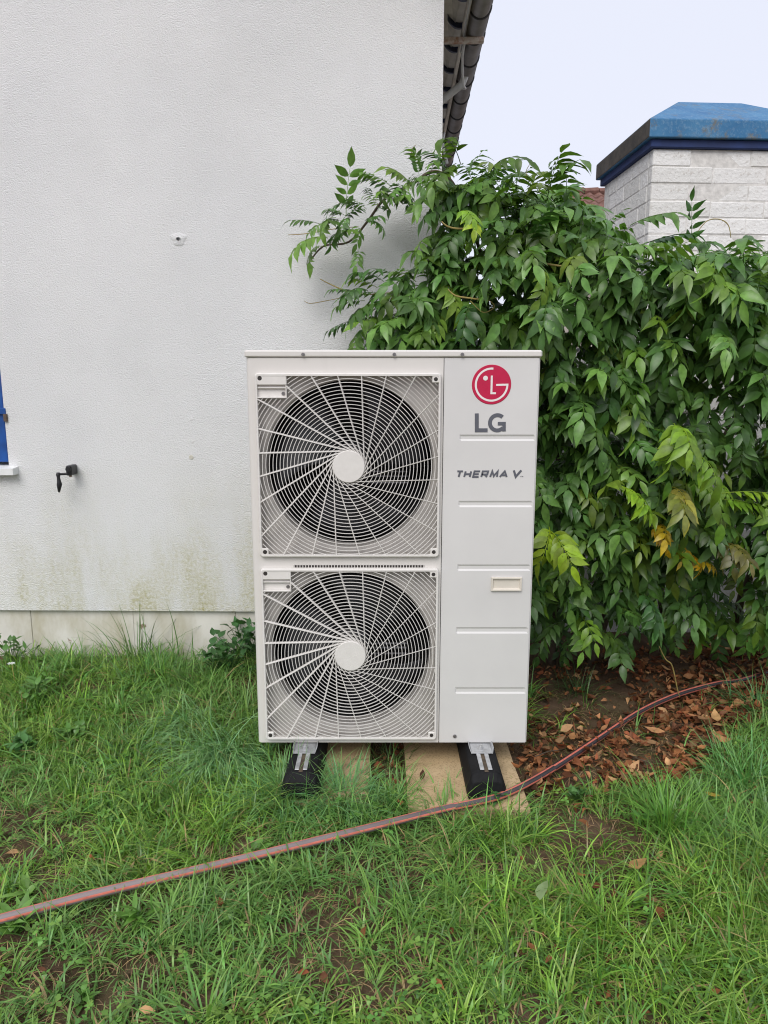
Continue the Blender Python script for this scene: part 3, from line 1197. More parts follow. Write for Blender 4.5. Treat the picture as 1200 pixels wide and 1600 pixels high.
def strip(mb, pts, wd, y):
    """flat band along pts (x,z), mitred"""
    vs = []
    n_ = len(pts)
    for i in range(n_):
        p = Vector(pts[i])
        d0 = (p - Vector(pts[i - 1])).normalized() if i else None
        d1 = (Vector(pts[i + 1]) - p).normalized() if i < n_ - 1 else None
        if d0 is None: d0 = d1
        if d1 is None: d1 = d0
        n0, n1 = Vector((-d0.y, d0.x)), Vector((-d1.y, d1.x))
        m_ = (n0 + n1).normalized()
        L_ = wd / 2 / max(.35, m_.dot(n0))
        vs += [(p.x + m_.x * L_, y, p.y + m_.y * L_), (p.x - m_.x * L_, y, p.y - m_.y * L_)]
    mb.add(vs, [(2 * i, 2 * i + 1, 2 * i + 3, 2 * i + 2) for i in range(n_ - 1)])


E = lambda zx, zy: (ec[0] + (zx - 745) * k_, ec[1] - (zy - 318) * k_)
em = MB()
arc = [E(745 + 114 * math.cos(a), 318 - 114 * math.sin(a)) for a in [math.radians(85 + (360 - 85) * i / 60) for i in range(61)]]
strip(em, arc + [E(778, 320)], 14 * k_, -.0019)
strip(em, [E(745, 254), E(745, 379), E(778, 379)], 14 * k_, -.0019)
em.disc(E(700, 272), 18.5 * k_, -.0019, -.0017, 20)
em.build('emblem_face', M['logo_white'], emb)
q_ = (X(801, 662) - X(741, 662)) / 60.0               # metres per photo pixel here
P = lambda zx, zy: (X(600 + zx / 4.444, 530 + zy / 4.444), Z(530 + zy / 4.444))
lt = MB()
wl_ = 27 / 4.444 * q_
strip(lt, [P(644, 515), P(644, 632), P(719, 632)], wl_, -.0012)
lt.build('letter_l', M['logo_grey'], svc)
lt = MB()
gc_ = P(787, 580)
r1 = 51.5 / 4.444 * q_
arc = [(gc_[0] + r1 * 1.0 * math.cos(a), gc_[1] + r1 * 1.02 * math.sin(a)) for a in [math.radians(48 + (318 - 48) * i / 40) for i in range(41)]]
strip(lt, arc, wl_ * .98, -.0012)
strip(lt, [P(833, 640), P(833, 586), P(790, 586)], wl_ * .9, -.0013)
lt.build('letter_g', M['logo_grey'], svc)
# slanted product name: T H E R M A  V
zx0, zx1, zt_, zb2 = 500, 865, 918, 958
names = 'THERMA'
glyph = {'T': [[(0, 1), (1, 1)], [(.5, 1), (.5, 0)]], 'H': [[(.1, 1), (.1, 0)], [(.9, 1), (.9, 0)], [(.1, .5), (.9, .5)]],
         'E': [[(1, 1), (.1, 1), (.1, 0), (1, 0)], [(.1, .5), (.9, .5)]], 'R': [[(.1, 0), (.1, 1), (.9, 1), (.9, .45), (.1, .45)], [(.5, .45), (.95, 0)]],
         'M': [[(.08, 0), (.16, 1), (.5, .15), (.84, 1), (.92, 0)]], 'A': [[(0, 0), (.5, 1), (1, 0)], [(.22, .3), (.78, .3)]], 'V': [[(0, 1), (.45, 0), (1, 1)]]}


def word(chars, x_list, ztop, zbot, th):
    for ch_, (xa_, xb_) in zip(chars, x_list):
        mb = MB()
        for i, st in enumerate(glyph[ch_]):
            pts = []
            for (u, v) in st:
                v2 = .12 + .76 * v
                u2 = .08 + .84 * u
                zz_ = zbot + (ztop - zbot) * v2
                pts.append(P(xa_ + (xb_ - xa_) * u2 + 14 * v2 - 4, zz_))
            strip(mb, pts, th / 4.444 * q_, -.0012 - .0001 * i)
        mb.build('letter_' + ch_.lower(), M['logo_grey'], svc)


wds = [52, 62, 56, 60, 72, 62]
xx_, xl = 497, []
for wd in wds:
    xl.append((xx_, xx_ + wd - 5))
    xx_ += wd + .5
word('THERMA', xl, 911, 962, 13)
word('V', [(888, 950)], 903, 962, 15)
lt = MB()
strip(lt, [P(944, 950), P(955, 950)], .0009, -.0012)
strip(lt, [P(949.5, 950), P(949.5, 957)], .0009, -.0013)
strip(lt, [P(957, 957), P(958, 950), P(961.5, 955), P(965, 950), P(966, 957)], .0009, -.0012)
lt.build('trademark', M['logo_grey'], svc)
# mounting lugs under the cabinet
for fx in (472, 752):
    lg = MB()
    xx = X(fx, 1165)
    lg.box(xx - .045, xx + .045, .008, .32, -.004, .0015, ch=.001)
    lg.build('mounting_lug', M['galv'], unit)

# ------------------------------------------------------------------ slabs, rubber feet
SLAB_Z = .028


def slab(name, xa, xb, ya, yb, rz, label):
    e_ = empty(name, ((xa + xb) / 2, (ya + yb) / 2, SLAB_Z - .045), rz)
    mb = MB()
    w2, d2 = (xb - xa) / 2, (yb - ya) / 2
    nx_, ny_ = 14, 14
    vs, fs = [], []
    for j in range(ny_ + 1):
        for i in range(nx_ + 1):
            u, v = i / nx_ * 2 - 1, j / ny_ * 2 - 1
            jx = .004 * (vnoise(u * 7, v * 3 + xa * 9) - .5) if abs(u) == 1 else 0
            edge = max(abs(u), abs(v)) > .999
            vs.append((u * w2 + jx, v * d2 + (.006 * (vnoise(u * 9, 3.3 + xa) - .5) if abs(v) == 1 else 0), .045 - (.004 if edge else 0) + .0015 * (float(vnoise(u * 12, v * 12)) - .5)))
    for j in range(ny_):
        for i in range(nx_):
            a = j * (nx_ + 1) + i
            fs.append((a, a + 1, a + nx_ + 2, a + nx_ + 1))
    b = len(vs)
    per = [i for i in range(nx_ + 1)] + [(j * (nx_ + 1) + nx_) for j in range(1, ny_ + 1)] + [ny_ * (nx_ + 1) + i for i in range(nx_ - 1, -1, -1)] + [j * (nx_ + 1) for j in range(ny_ - 1, 0, -1)]
    for i in per:
        vs.append((vs[i][0], vs[i][1], 0))
    for k in range(len(per)):
        k2 = (k + 1) % len(per)
        fs.append((per[k2], per[k], b + k, b + k2))
    mb.add(vs, fs)
    o = mb.build(name, M['slab'])
    o.location, o.rotation_euler = e_.location, e_.rotation_euler
    bpy.data.objects.remove(e_)
    tag(o, label, 'paving slab', 'sandy slabs under the heat pump')
    return o


sa0, sa1 = on_z(578, 1200, SLAB_Z), on_z(635, 1230, SLAB_Z)
sf = on_z(700, 1262, SLAB_Z).y
slab('paving_slab', sa0.x - .245, sa0.x, sf + .03, sf + .68, 0, 'sandy yellow paving slab under the rubber foot on the fan side')
slab('paving_slab', sa1.x, sa1.x + .39, sf - .005, sf + .66, math.radians(.6), 'sandy yellow paving slab under the rubber foot on the panel side')
for k, (fx, lab) in enumerate(((474, 'black rubber foot under the fan side of the heat pump, half in grass'), (757, 'black rubber foot under the panel side of the heat pump, on bare slab'))):
    fc = on_z(fx, 1200, .08)
    ft = empty('rubber_foot', (fc.x - (.004 if k else 0), 2.165, SLAB_Z))
    tag(ft, lab, 'rubber foot', 'rubber feet carrying the heat pump')
    L_ = .62
    mb = MB()
    prof = [(-.064, 0), (-.064, .030), (-.050, .074), (-.032, .083), (.032, .083), (.050, .074), (.064, .030), (.064, 0)]
    n_ = len(prof)
    vs = []
    for (yy, sx_, sz_) in ((-.004, .93, .30), (.0, .97, .74), (.022, 1.0, 1.0), (L_ - .035, 1, 1), (L_, 1, .55)):
        for (a, b) in prof:
            vs.append((a * sx_, yy if b > 0 else yy, b * sz_ if b > 0 else 0))
    fs = [(j * n_ + i, j * n_ + (i + 1) % n_, (j + 1) * n_ + (i + 1) % n_, (j + 1) * n_ + i) for j in range(4) for i in range(n_)]
    fs += [tuple(range(n_))[::-1], tuple(4 * n_ + i for i in range(n_))]
    mb.add(vs, fs)
    rb = mb.build('rubber_block', M['rubber'], ft)
    bv = rb.modifiers.new('round', 'BEVEL')
    bv.width, bv.segments = .004, 2
    mb = MB()
    for sx_ in (-1, 1):
        mb.box(sx_ * .0065, sx_ * .0205, .034, L_ - .05, .0835, .0865, ch=.0008)
    mb.build('rail', M['galv'], ft)
    mb = MB()
    mb.box(-.0064, .0064, .022, L_ - .06, .0832, .0838)
    mb.build('rail_slot', M['stem'], ft)
    mb = MB()
    mb.box(-.02, .02, .006, .010, .0545, .0575)
    mb.build('moulded_ridge', M['rubber'], ft)
    zt2 = uz0 - SLAB_Z - .0045
    mb = MB()
    mb.box(-.035, .035, .135, .26, .0868, .0885)
    for sx_ in (-1, 1):
        mb.add([(sx_ * .035, .135, .0868), (sx_ * .041, .160, zt2 + .010), (sx_ * .041, .26, zt2 + .010), (sx_ * .035, .26, .0868),
                (sx_ * .0367, .135, .0868), (sx_ * .0427, .160, zt2 + .010), (sx_ * .0427, .26, zt2 + .010), (sx_ * .0367, .26, .0868)],
               [(0, 1, 2, 3), (7, 6, 5, 4), (0, 4, 5, 1), (1, 5, 6, 2), (2, 6, 7, 3), (3, 7, 4, 0)])
    mb.build('clamp', M['galv'], ft)
    mb = MB()
    mb.tube([(0, .168, .0845), (0, .168, uz0 - SLAB_Z + .012)], .0046, 10)
    mb.build('bolt', M['bolt'], ft)
    mb = MB()
    mb.tube([(0, .168, .0897), (0, .168, .0985)], .0090, 6)
    mb.tube([(0, .168, .0886), (0, .168, .0896)], .0130, 14)
    mb.build('nut', M['bolt'], ft)

# ------------------------------------------------------------------ hose
hp_px = [(-160, 1478), (-60, 1453), (0, 1437), (150, 1396), (300, 1360), (450, 1324), (600, 1288), (690, 1266), (745, 1254), (785, 1242), (830, 1220), (880, 1190), (940, 1151), (1000, 1112), (1060, 1085), (1120, 1068), (1160, 1062), (1230, 1040), (1330, 1000)]
ctrl = []
for (a, b) in hp_px:
    zz = .046 - .014 * float(sstep(800, 960, a)) - .055 * float(sstep(1120, 1240, a))
    ctrl.append(on_z(a, b, zz))


def catmull(P_, sub):
    out = []
    for i in range(len(P_) - 1):
        p0, p1, p2, p3 = P_[max(i - 1, 0)], P_[i], P_[i + 1], P_[min(i + 2, len(P_) - 1)]
        for k in range(sub):
            u = k / sub
            out.append(.5 * ((2 * p1) + (p2 - p0) * u + (2 * p0 - 5 * p1 + 4 * p2 - p3) * u * u + (3 * p1 - p0 - 3 * p2 + p3) * u ** 3))
    out.append(P_[-1])
    return out


hpts = catmull(ctrl, 10)
for i, p in enumerate(hpts):
    p.z += .002 * math.sin(i * .11)
hm = MB()
HR, HN, HOSE_PH = .0122, 24, 1
b = 0
ncut = len(hpts)


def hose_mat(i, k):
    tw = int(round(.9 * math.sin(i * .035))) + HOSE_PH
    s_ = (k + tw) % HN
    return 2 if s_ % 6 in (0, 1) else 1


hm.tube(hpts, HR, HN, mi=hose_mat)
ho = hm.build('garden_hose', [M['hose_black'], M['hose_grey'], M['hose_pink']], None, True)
tag(ho, 'black garden hose with salmon stripes lying across the grass', 'hose')

# ------------------------------------------------------------------ brick pillar, garden wall, far house
PY = 4.13
pc0 = at(1021, 232, PY)                               # top front-left corner of the brickwork
pil = empty('brick_pillar', (pc0.x, PY, 0), math.radians(3.0))
tag(pil, 'white painted brick pillar with a blue hipped cap behind the vine', 'pillar')
pw, pd, ptop = .92, .74, pc0.z
co = MB()
co.box(.0025, pw - .0025, .0025, pd - .0025, -.05, ptop - .002)
co.build('mortar_core', M['mortar'], pil)
ch_ = .0865
bricks = {}


def brick(parent, x0, x1, y0, y1, z0, z1, mat, key):
    if key not in bricks:
        mb = MB()
        dx, dy, dz = (x1 - x0) / 2, (y1 - y0) / 2, (z1 - z0) / 2
        mb.box(-dx, dx, -dy, dy, -dz, dz, ch=.005)
        bricks[key] = mb.build('brick', mat, parent)
        o = bricks[key]
    else:
        o = link('brick', bricks[key].data, parent)
    o.location = ((x0 + x1) / 2 + random.uniform(-.0015, .0015), (y0 + y1) / 2 + random.uniform(-.003, .003), (z0 + z1) / 2 + random.uniform(-.001, .001))
    o.rotation_euler = (random.uniform(-.01, .01), random.uniform(-.006, .006), random.uniform(-.008, .008))
    return o


row = 0
zt_ = ptop - .003
jt = .0038
while zt_ > 1.45:
    z0_ = zt_ - ch_ + jt
    offs = 0 if row % 2 else -.12
    x_ = 0.0
    widths = [.335, .30, .285] if row % 2 else [.21, .33, .24, .14]
    for wd in widths:
        x2 = min(x_ + wd - .0015, pw)
        brick(pil, x_, x2, .0, .05, z0_, zt_, M['wbrick'], ('f', round(x2 - x_, 3)))
        x_ = x_ + wd
    y_ = .053
    for wd in ([.236, .236, .13] if row % 2 == 0 else [.112, .236, .236]):
        brick(pil, .0, .05, y_, min(y_ + wd - jt, pd), z0_, zt_, M['wbrick'], ('s', round(min(y_ + wd - jt, pd) - y_, 3)))
        y_ += wd
    zt_ -= ch_
    row += 1
# cap: two-step moulding and a hipped top
cp = MB()
o1, o2 = .022, .045
cp.box(-o1, pw + o1, -o1, pd + o1, ptop, ptop + .042, ch=.004)
cap_l = cp.build('cap_moulding', M['cap_dark'], pil)
for p in cap_l.data.polygons:
    pass
cp = MB()
cz0, cz1, cz2 = ptop + .0425, ptop + .135, at(1090, 160, PY + .37).z
A = [(-o2, -o2), (pw + o2, -o2), (pw + o2, pd + o2), (-o2, pd + o2)]
B = [(.27, pd * .5), (pw - .27, pd * .5)]
ns = 12
vs = [(a, b, cz0) for a, b in A] + [(a, b, cz1) for a, b in A] + [(B[0][0], B[0][1] - .02, cz2), (B[1][0], B[1][1] - .02, cz2), (B[1][0], B[1][1] + .02, cz2), (B[0][0], B[0][1] + .02, cz2)]
fs = [(3, 2, 1, 0), (0, 1, 5, 4), (1, 2, 6, 5), (2, 3, 7, 6), (3, 0, 4, 7), (4, 5, 9, 8), (5, 6, 10, 9), (6, 7, 11, 10), (7, 4, 8, 11), (8, 9, 10, 11)]
cp.add(vs, fs)
cap = cp.build('cap', [M['cap'], M['cap_side']], pil)
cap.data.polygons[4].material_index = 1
bv = cap.modifiers.new('ease', 'BEVEL')
bv.width, bv.segments = .006, 2

# low garden wall behind the vine
GWY = 3.86
gw_o = empty('garden_wall', (.62, GWY, 0))
tag(gw_o, 'old whitewashed block wall half hidden behind the vine', 'wall')
co = MB()
co.box(0, 2.3, .02, .2, -.1, 1.55)
co.build('mortar_core', M['mortar'], gw_o)
zz = -.02
row = 0
while zz < 1.5:
    hgt = .155
    x_ = -.01 - (.16 if row % 2 else 0)
    while x_ < 2.3:
        x2 = min(x_ + .315, 2.31)
        xs_ = max(x_, -.01)
        if x2 - xs_ > .05:
            brick(gw_o, xs_, x2 - .012, .0, .06, zz, zz + hgt - .012, M['wbrick'], ('g', round(x2 - xs_, 3)))
        x_ += .315
    zz += hgt
    row += 1

# far house: only its tiled roof shows over the vine
FY = 16.0
rl = at(890, 301, FY + 3.3)
fh = empty('neighbour_house', (rl.x, FY, 0))
tag(fh, 'distant house with red clay tile roof beside the white pillar', 'house')
rz_top = rl.z
mb = MB()
mb.box(.0, 5.0, 1.2, 5.4, -.1, rz_top - 1.9)
mb.build('wall', M['far_wall'], fh)
mb = MB()
vs, fs = [], []
nrow, ncol = 12, 180
for j in range(nrow + 1):
    for s_ in (0, 1):
        for i in range(ncol + 1):
            u = i / ncol
            xx = -.35 + 5.65 * u
            d_ = j * .27
            zz = rz_top - d_ * .66 + (.0 if s_ else .035) + .03 * math.cos(2 * math.pi * xx / .24)
            vs.append((xx, 3.3 - d_, zz))
nc = ncol + 1
for j in range(2 * (nrow + 1) - 1):
    for i in range(ncol):
        a = j * nc + i
        fs.append((a, a + 1, a + nc + 1, a + nc))
mb.add(vs, fs)
rf = mb.build('roof', M['redtile'], fh, False)
mb = MB()
mb.add([(-.35, 3.3, rz_top), (5.3, 3.3, rz_top), (5.3, 6.2, rz_top - 1.9), (-.35, 6.2, rz_top - 1.9)], [(0, 1, 2, 3)])
mb.build('rear_slope', M['redtile'], rf)
mb = MB()
for i in range(15):
    mb.tube([(-.35 + i * .36, 3.3, rz_top + .02), (-.01 + i * .36, 3.3, rz_top + .03)], [.09, .10], 8)
o = mb.build('ridge_tiles', M['redtile'], rf)
for k in range(3):
    wn_ = MB()
    wn_.box(.5 + k * 1.5, 1.3 + k * 1.5, 1.15, 1.19, .9, 1.9)
    wn_.build('window', M['window_glass'], fh)

# ------------------------------------------------------------------ wisteria
GREENS = np.array([1.22, 1.32, 1.1]) * np.array([(.062, .128, .036), (.078, .158, .042), (.098, .190, .048), (.122, .220, .055), (.080, .148, .050)])
BRIGHT = np.array([(.13, .26, .030), (.17, .30, .035), (.22, .33, .04)])
YELLOW = np.array([(.48, .36, .03), (.40, .34, .05), (.52, .33, .04)])


def leaflet(L, W, fold, droop, r):
    """one leaflet along +x, normal +z: (verts, faces)"""
    prof = [(0, .05), (.12, .62), (.34, 1.0), (.58, .82), (.80, .36), (.92, .12), (1.0, .0)]
    vs, fs = [], []
    tw = r.uniform(-.25, .25)
    cu = r.uniform(-.15, .15)
    for i, (u, wd) in enumerate(prof):
        x_ = u * L
        z_ = -droop * L * u * u
        y_c = cu * L * u * u
        hw = wd * W / 2
        up = hw * fold
        wv = .05 * W * math.sin(u * 9 + cu * 20)
        if i == len(prof) - 1:
            vs.append((x_, y_c, z_))
        else:
            vs += [(x_, y_c - hw, z_ + up - tw * hw * u + wv), (x_, y_c, z_), (x_, y_c + hw, z_ + up + tw * hw * u - wv)]
    for i in range(len(prof) - 2):
        a = i * 3
        fs += [(a, a + 3, a + 4, a + 1), (a + 1, a + 4, a + 5, a + 2)]
    a = (len(prof) - 2) * 3
    t_ = a + 3
    fs += [(a, t_, a + 1), (a + 1, t_, a + 2)]
    return vs, fs


def compound_leaf(seed, style):
    """pinnate leaf; base at origin. Local: +x is the way the stalk leaves, z up, blade seen from +z"""
    r = random.Random(seed)
    V_, F_, C_ = [], [], []
    Lr = r.uniform(.17, .225)
    pairs = r.choice([4, 5, 6, 6])
    hang = {'hang': r.uniform(1.0, 1.5), 'flat': r.uniform(.25, .6), 'up': r.uniform(-.15, .25)}[style]
    path = []
    ang = {'hang': r.uniform(-.1, .35), 'flat': r.uniform(0, .25), 'up': r.uniform(.1, .3)}[style]
    p = Vector((0, 0, 0))
    K = pairs * 2 + 3
    side = r.uniform(-.2, .2)
    dirs = []
    for k in range(K + 1):
        u = k / K
        a = ang - hang * u * 1.1
        d = Vector((math.cos(a), side * u, math.sin(a))).normalized()
        path.append(p.copy())
        dirs.append(d)
        p = p + d * Lr / K
    # rachis as a thin three-sided tube
    mb = MB()
    mb.tube(path, [.0022 - .0014 * k / K for k in range(K + 1)], 3, caps=False)
    V_ += mb.v
    F_ += mb.f
    C_ += [(1.35, 1.25, .9)] * len(mb.v)
    for k in range(pairs * 2 + 1):
        if k < pairs * 2:
            pi_ = k // 2
            idx = 3 + pi_ * 2
            sd_ = 1 if k % 2 else -1
            spread = math.radians(r.uniform(44, 64))
        else:
            idx, sd_, spread, pi_ = K, 1, 0, pairs
        idx = min(idx, K)
        d = dirs[idx]
        sidev = Vector((-d.y, d.x, 0))
        sidev = sidev.normalized() if sidev.length > .05 else Vector((0, 1, 0))
        nrm = d.cross(sidev).normalized()
        if nrm.z < 0 and style != 'hang':
            nrm = -nrm
        if style == 'hang' and nrm.x < 0 and d.z < -.5:
            nrm = -nrm
        ax = (d * math.cos(spread) + sidev * sd_ * math.sin(spread)).normalized()
        ax = (ax + Vector((0, 0, -.12 - .25 * r.random())) + nrm * r.uniform(-.16, .12)).normalized()
        yv = nrm.cross(ax).normalized()
        zv = ax.cross(yv)
        s_ = r.uniform(.78, 1.18) * (.82 + .3 * pi_ / pairs)
        vs, fs = leaflet(.074 * s_, .0300 * s_ * r.uniform(.85, 1.15), r.uniform(.10, .42), r.uniform(.12, .5), r)
        b_ = len(V_)
        base = path[idx]
        for v in vs:
            q3 = base + ax * (v[0] + .003) + yv * v[1] + zv * v[2]
            V_.append(tuple(q3))
        F_ += [tuple(i + b_ for i in f) for f in fs]
        sh_ = r.uniform(.68, 1.3)
        C_ += [(sh_, sh_ * r.uniform(.95, 1.06), sh_)] * len(vs)
    return np.array(V_), F_, np.array(C_)


PROTO = {}
for st, cnt in (('hang', 12), ('flat', 9), ('up', 4)):
    PROTO[st] = [compound_leaf(100 + 17 * i + len(st), st) for i in range(cnt)]

vine = empty('wisteria_vine', (1.0, 3.25, 0))
tag(vine, 'large dark green climbing vine with feathered leaves beside the heat pump', 'vine')
VO = Vector((1.0, 3.25, 0))

outline = [(690, 262), (712, 252), (770, 262), (792, 300), (830, 300), (868, 282), (905, 308), (960, 360), (1010, 392), (1060, 385), (1100, 392), (1150, 402), (1230, 412), (1420, 440),
           (1420, 960), (1250, 985), (1180, 1000), (1120, 985), (1080, 960), (1020, 985), (960, 1010), (905, 1000), (835, 985), (760, 940), (700, 700), (640, 560), (590, 545), (590, 500), (610, 465), (650, 425), (690, 400), (692, 330)]


def in_poly(x, y, poly):
    c = False
    j = len(poly) - 1
    for i in range(len(poly)):
        xi, yi = poly[i]
        xj, yj = poly[j]
        if (yi > y) != (yj > y) and x < (xj - xi) * (y - yi) / (yj - yi) + xi:
            c = not c
        j = i
    return c


def yfront(px, py):
    b_ = 2.80 + .30 * ((py - 640) / 400.0) ** 2
    b_ += .22 * (float(vnoise(px / 95.0, py / 80.0)) - .5)
    if px > 720:
        b_ -= .13 * math.exp(-((py - 425) / 75.0) ** 2)
    if px < 860:
        k = min(1, (860 - px) / 170.0)
        b_ = b_ * (1 - k) + (2.98) * k
    return b_


leaves = []                                          # (score, matrix, style, proto index, colour)


def put(px, py, Y, style, face=None, tilt=None, roll=None, scale=None, colr=None, score=0):
    pnt = at(px, py, Y)
    if pnt.z < gh(pnt.x, pnt.y) + .10:
        return
    # keep clear of the heat pump and the house
    if pnt.x < ux1 + .06 and pnt.y < UY + DEPTH + .10 and pnt.z < uz1 + .05:
        return
    if pnt.x < cx + .03 and pnt.y > WY - .05:
        return
    fz = face if face is not None else random.gauss(0, 36)
    # local +x goes towards the camera (-Y), turned by fz
    a = math.radians(-90 + fz)
    R_ = Matrix.Rotation(a, 4, 'Z') @ Matrix.Rotation(math.radians(tilt if tilt is not None else random.gauss(-6, 16)), 4, 'Y') @ Matrix.Rotation(math.radians(roll if roll is not None else random.gauss(0, 16)), 4, 'X')
    s_ = scale if scale is not None else random.uniform(.78, 1.12)
    mat = Matrix.Translation(pnt) @ R_ @ Matrix.Diagonal((s_, s_, s_, 1))
    if colr is None:
        u = random.random()
        pal = GREENS
        c = pal[random.randrange(len(pal))] * random.uniform(.8, 1.25)
        if u > .93:
            c = BRIGHT[random.randrange(3)] * random.uniform(.6, .9)
    else:
        c = np.array(colr)
    leaves.append((score, mat, style, random.randrange(len(PROTO[style])), c))


cnt = 0
while cnt < 2300:
    px, py = random.uniform(540, 1420), random.uniform(250, 1012)
    if not in_poly(px, py, outline):
        continue
    depth = abs(random.gauss(0, .13)) if random.random() < .62 else random.uniform(.1, .62)
    # a loose gap near the right where the wall shows through
    if 1085 < px < 1175 and 560 < py < 960 and random.random() < .62:
        cnt += 1
        continue
    if py > 880 and random.random() < (py - 880) / 190.0:
        cnt += 1
        continue
    if depth < .2 and float(vnoise(px / 58.0 + 7, py / 42.0)) < .36 and random.random() < .75:
        depth += random.uniform(.18, .4)
    Y = yfront(px, py) + depth
    topness = sstep(520, 300, py)
    if px < 700:
        Y = min(Y, WY - .07 - random.random() * .12)
    u = random.random()
    st = 'hang'
    if u < .25 + .45 * topness:
        st = 'flat'
    if topness > .75 and u > .93:
        st = 'up'
    c = None
    # a paler run of leaves in the middle of the curtain
    dd = math.hypot((px - 1035) / 75.0, (py - 760) / 130.0)
    if dd < 1 and depth < .12 and random.random() < .5:
        c = BRIGHT[random.randrange(3)] * random.uniform(.45, .85)
    elif topness > .5 and depth < .15 and random.random() < .35:
        c = BRIGHT[0] * random.uniform(.45, .75)
    put(px, py, Y, st, colr=c, tilt=random.gauss(12, 20) if topness > .6 else None, score=-depth + random.uniform(-.03, .03))
    cnt += 1
# upper fringe
for (px, py) in [(700, 262), (725, 256), (750, 262), (775, 268), (800, 300), (822, 300), (845, 288), (866, 280), (884, 288), (905, 306), (925, 318), (958, 340), (985, 358), (1030, 362), (1060, 350), (1110, 352), (1140, 365), (1170, 372), (1195, 376)]:
    for k in range(3):
        put(px + random.uniform(-14, 14), py + random.uniform(30, 66) + (26 if px > 950 else 0), yfront(px, py) + random.uniform(.02, .28), random.choice(['up', 'flat', 'flat', 'hang']), tilt=random.gauss(-18, 16),
            face=random.gauss(0, 75), scale=random.uniform(.5, .8), colr=GREENS[3] * random.uniform(.7, 1.3), score=.05)
put(1080, 392, 2.98, 'up', face=8, tilt=-78, scale=.80, colr=(.06, .13, .03), score=1)
put(742, 300, 3.02, 'up', face=70, tilt=-30, scale=.8, colr=(.05, .12, .03), score=1)
put(1010, 380, 2.95, 'flat', face=50, tilt=-12, scale=.95, colr=(.05, .12, .03), score=1)
put(985, 352, 2.95, 'flat', face=40, tilt=-10, scale=.95, colr=(.05, .13, .03), score=1)
# sprays on the white wall
for (px, py, st, fz, tl, sc, n_) in [(541, 338, 'up', 4, -72, .80, 1), (530, 352, 'flat', -20, 0, .62, 1), (512, 372, 'hang', -66, 4, .80, 1), (500, 350, 'flat', -78, -6, .55, 1), (552, 362, 'flat', 10, 0, .55, 1), (560, 392, 'hang', 5, 24, .5, 1),
                                     (612, 292, 'flat', -70, -22, .6, 1), (640, 286, 'flat', -50, -25, .6, 1), (668, 285, 'flat', 10, -20, .7, 1), (655, 275, 'up', -20, -70, .4, 1), (672, 320, 'hang', -10, 0, .75, 1), (690, 300, 'hang', 10, 0, .8, 1), (640, 318, 'hang', 20, 6, .6, 1),
                                     (600, 462, 'flat', -60, -5, .75, 1), (590, 478, 'hang', -55, 0, .8, 1), (580, 510, 'hang', -65, 6, .8, 1), (625, 440, 'flat', -45, -10, .75, 1), (650, 440, 'flat', -30, -12, .8, 1), (570, 470, 'flat', -72, 0, .6, 1), (600, 510, 'hang', -35, 4, .85, 1),
                                     (630, 490, 'hang', -20, 0, .9, 1), (660, 470, 'hang', 0, 0, .95, 1), (685, 440, 'flat', -20, -6, .9, 1), (555, 455, 'flat', -75, -8, .5, 1), (620, 515, 'hang', -10, 4, .9, 1), (640, 515, 'hang', 20, 4, .9, 1), (548, 340, 'hang', -30, 0, .55, 1), (525, 340, 'hang', -50, 0, .6, 1), (585, 318, 'flat', 10, -20, .5, 1), (600, 300, 'hang', -15, -5, .5, 1), (660, 265, 'flat', -20, -30, .55, 1), (680, 262, 'flat', 30, -34, .6, 1), (700, 268, 'flat', -30, -25, .7, 1),
                                     (655, 292, 'hang', 0, 0, .65, 1), (690, 330, 'hang', 0, 0, .85, 1), (700, 360, 'hang', -20, 0, .9, 1), (690, 400, 'flat', -40, -4, .85, 1), (660, 420, 'hang', -50, 0, .8, 1), (575, 455, 'hang', -40, 0, .7, 1), (600, 440, 'flat', -50, -16, .7, 1), (610, 500, 'flat', -30, 0, .85, 1), (650, 480, 'flat', -10, 0, .9, 1), (668, 510, 'hang', -10, 0, .95, 1), (560, 500, 'flat', -60, 14, .7, 1), (580, 528, 'hang', -60, 14, .6, 1), (535, 365, 'hang', -20, 5, .5, 1), (515, 352, 'hang', -40, 0, .5, 1), (505, 385, 'hang', -60, 8, .6, 1), (570, 345, 'flat', 40, -8, .5, 1), (555, 330, 'flat', -10, -20, .45, 1), (630, 300, 'hang', -30, 0, .55, 1), (615, 312, 'flat', 20, -10, .5, 1), (690, 285, 'hang', -10, 0, .8, 1), (712, 290, 'hang', 10, 0, .85, 1), (680, 370, 'hang', -30, 0, .8, 1), (635, 455, 'hang', -30, 0, .85, 1), (615, 475, 'hang', -45, 0, .8, 1), (655, 500, 'flat', 20, 0, .9, 1), (600, 525, 'flat', -20, 8, .8, 1), (670, 440, 'hang', 15, 0, .95, 1), (590, 450, 'flat', -60, -20, .6, 1)]:
    for k in range(n_):
        put(px, py, WY - .10 - random.uniform(0, .07), st, face=fz + random.gauss(0, 6), tilt=tl + random.gauss(0, 5), scale=sc * 1.12, colr=GREENS[random.randrange(5)] * random.uniform(.9, 1.3), score=.6)
for k in range(26):
    put(random.uniform(530, 690), random.uniform(285, 365), WY - .06 - random.uniform(0, .08), random.choice(['hang', 'flat']), face=random.gauss(0, 55), scale=random.uniform(.4, .62), colr=GREENS[random.randrange(5)], score=.3) if False else None
for k in range(20):
    u = random.random()
    put(530 + 160 * u + random.uniform(-14, 14), 352 - 75 * u + random.uniform(-16, 14), WY - .07 - random.uniform(0, .08), random.choice(['hang', 'flat']), face=random.gauss(-10, 50), scale=random.uniform(.38, .62), colr=GREENS[random.randrange(5)] * 1.1, score=.3)
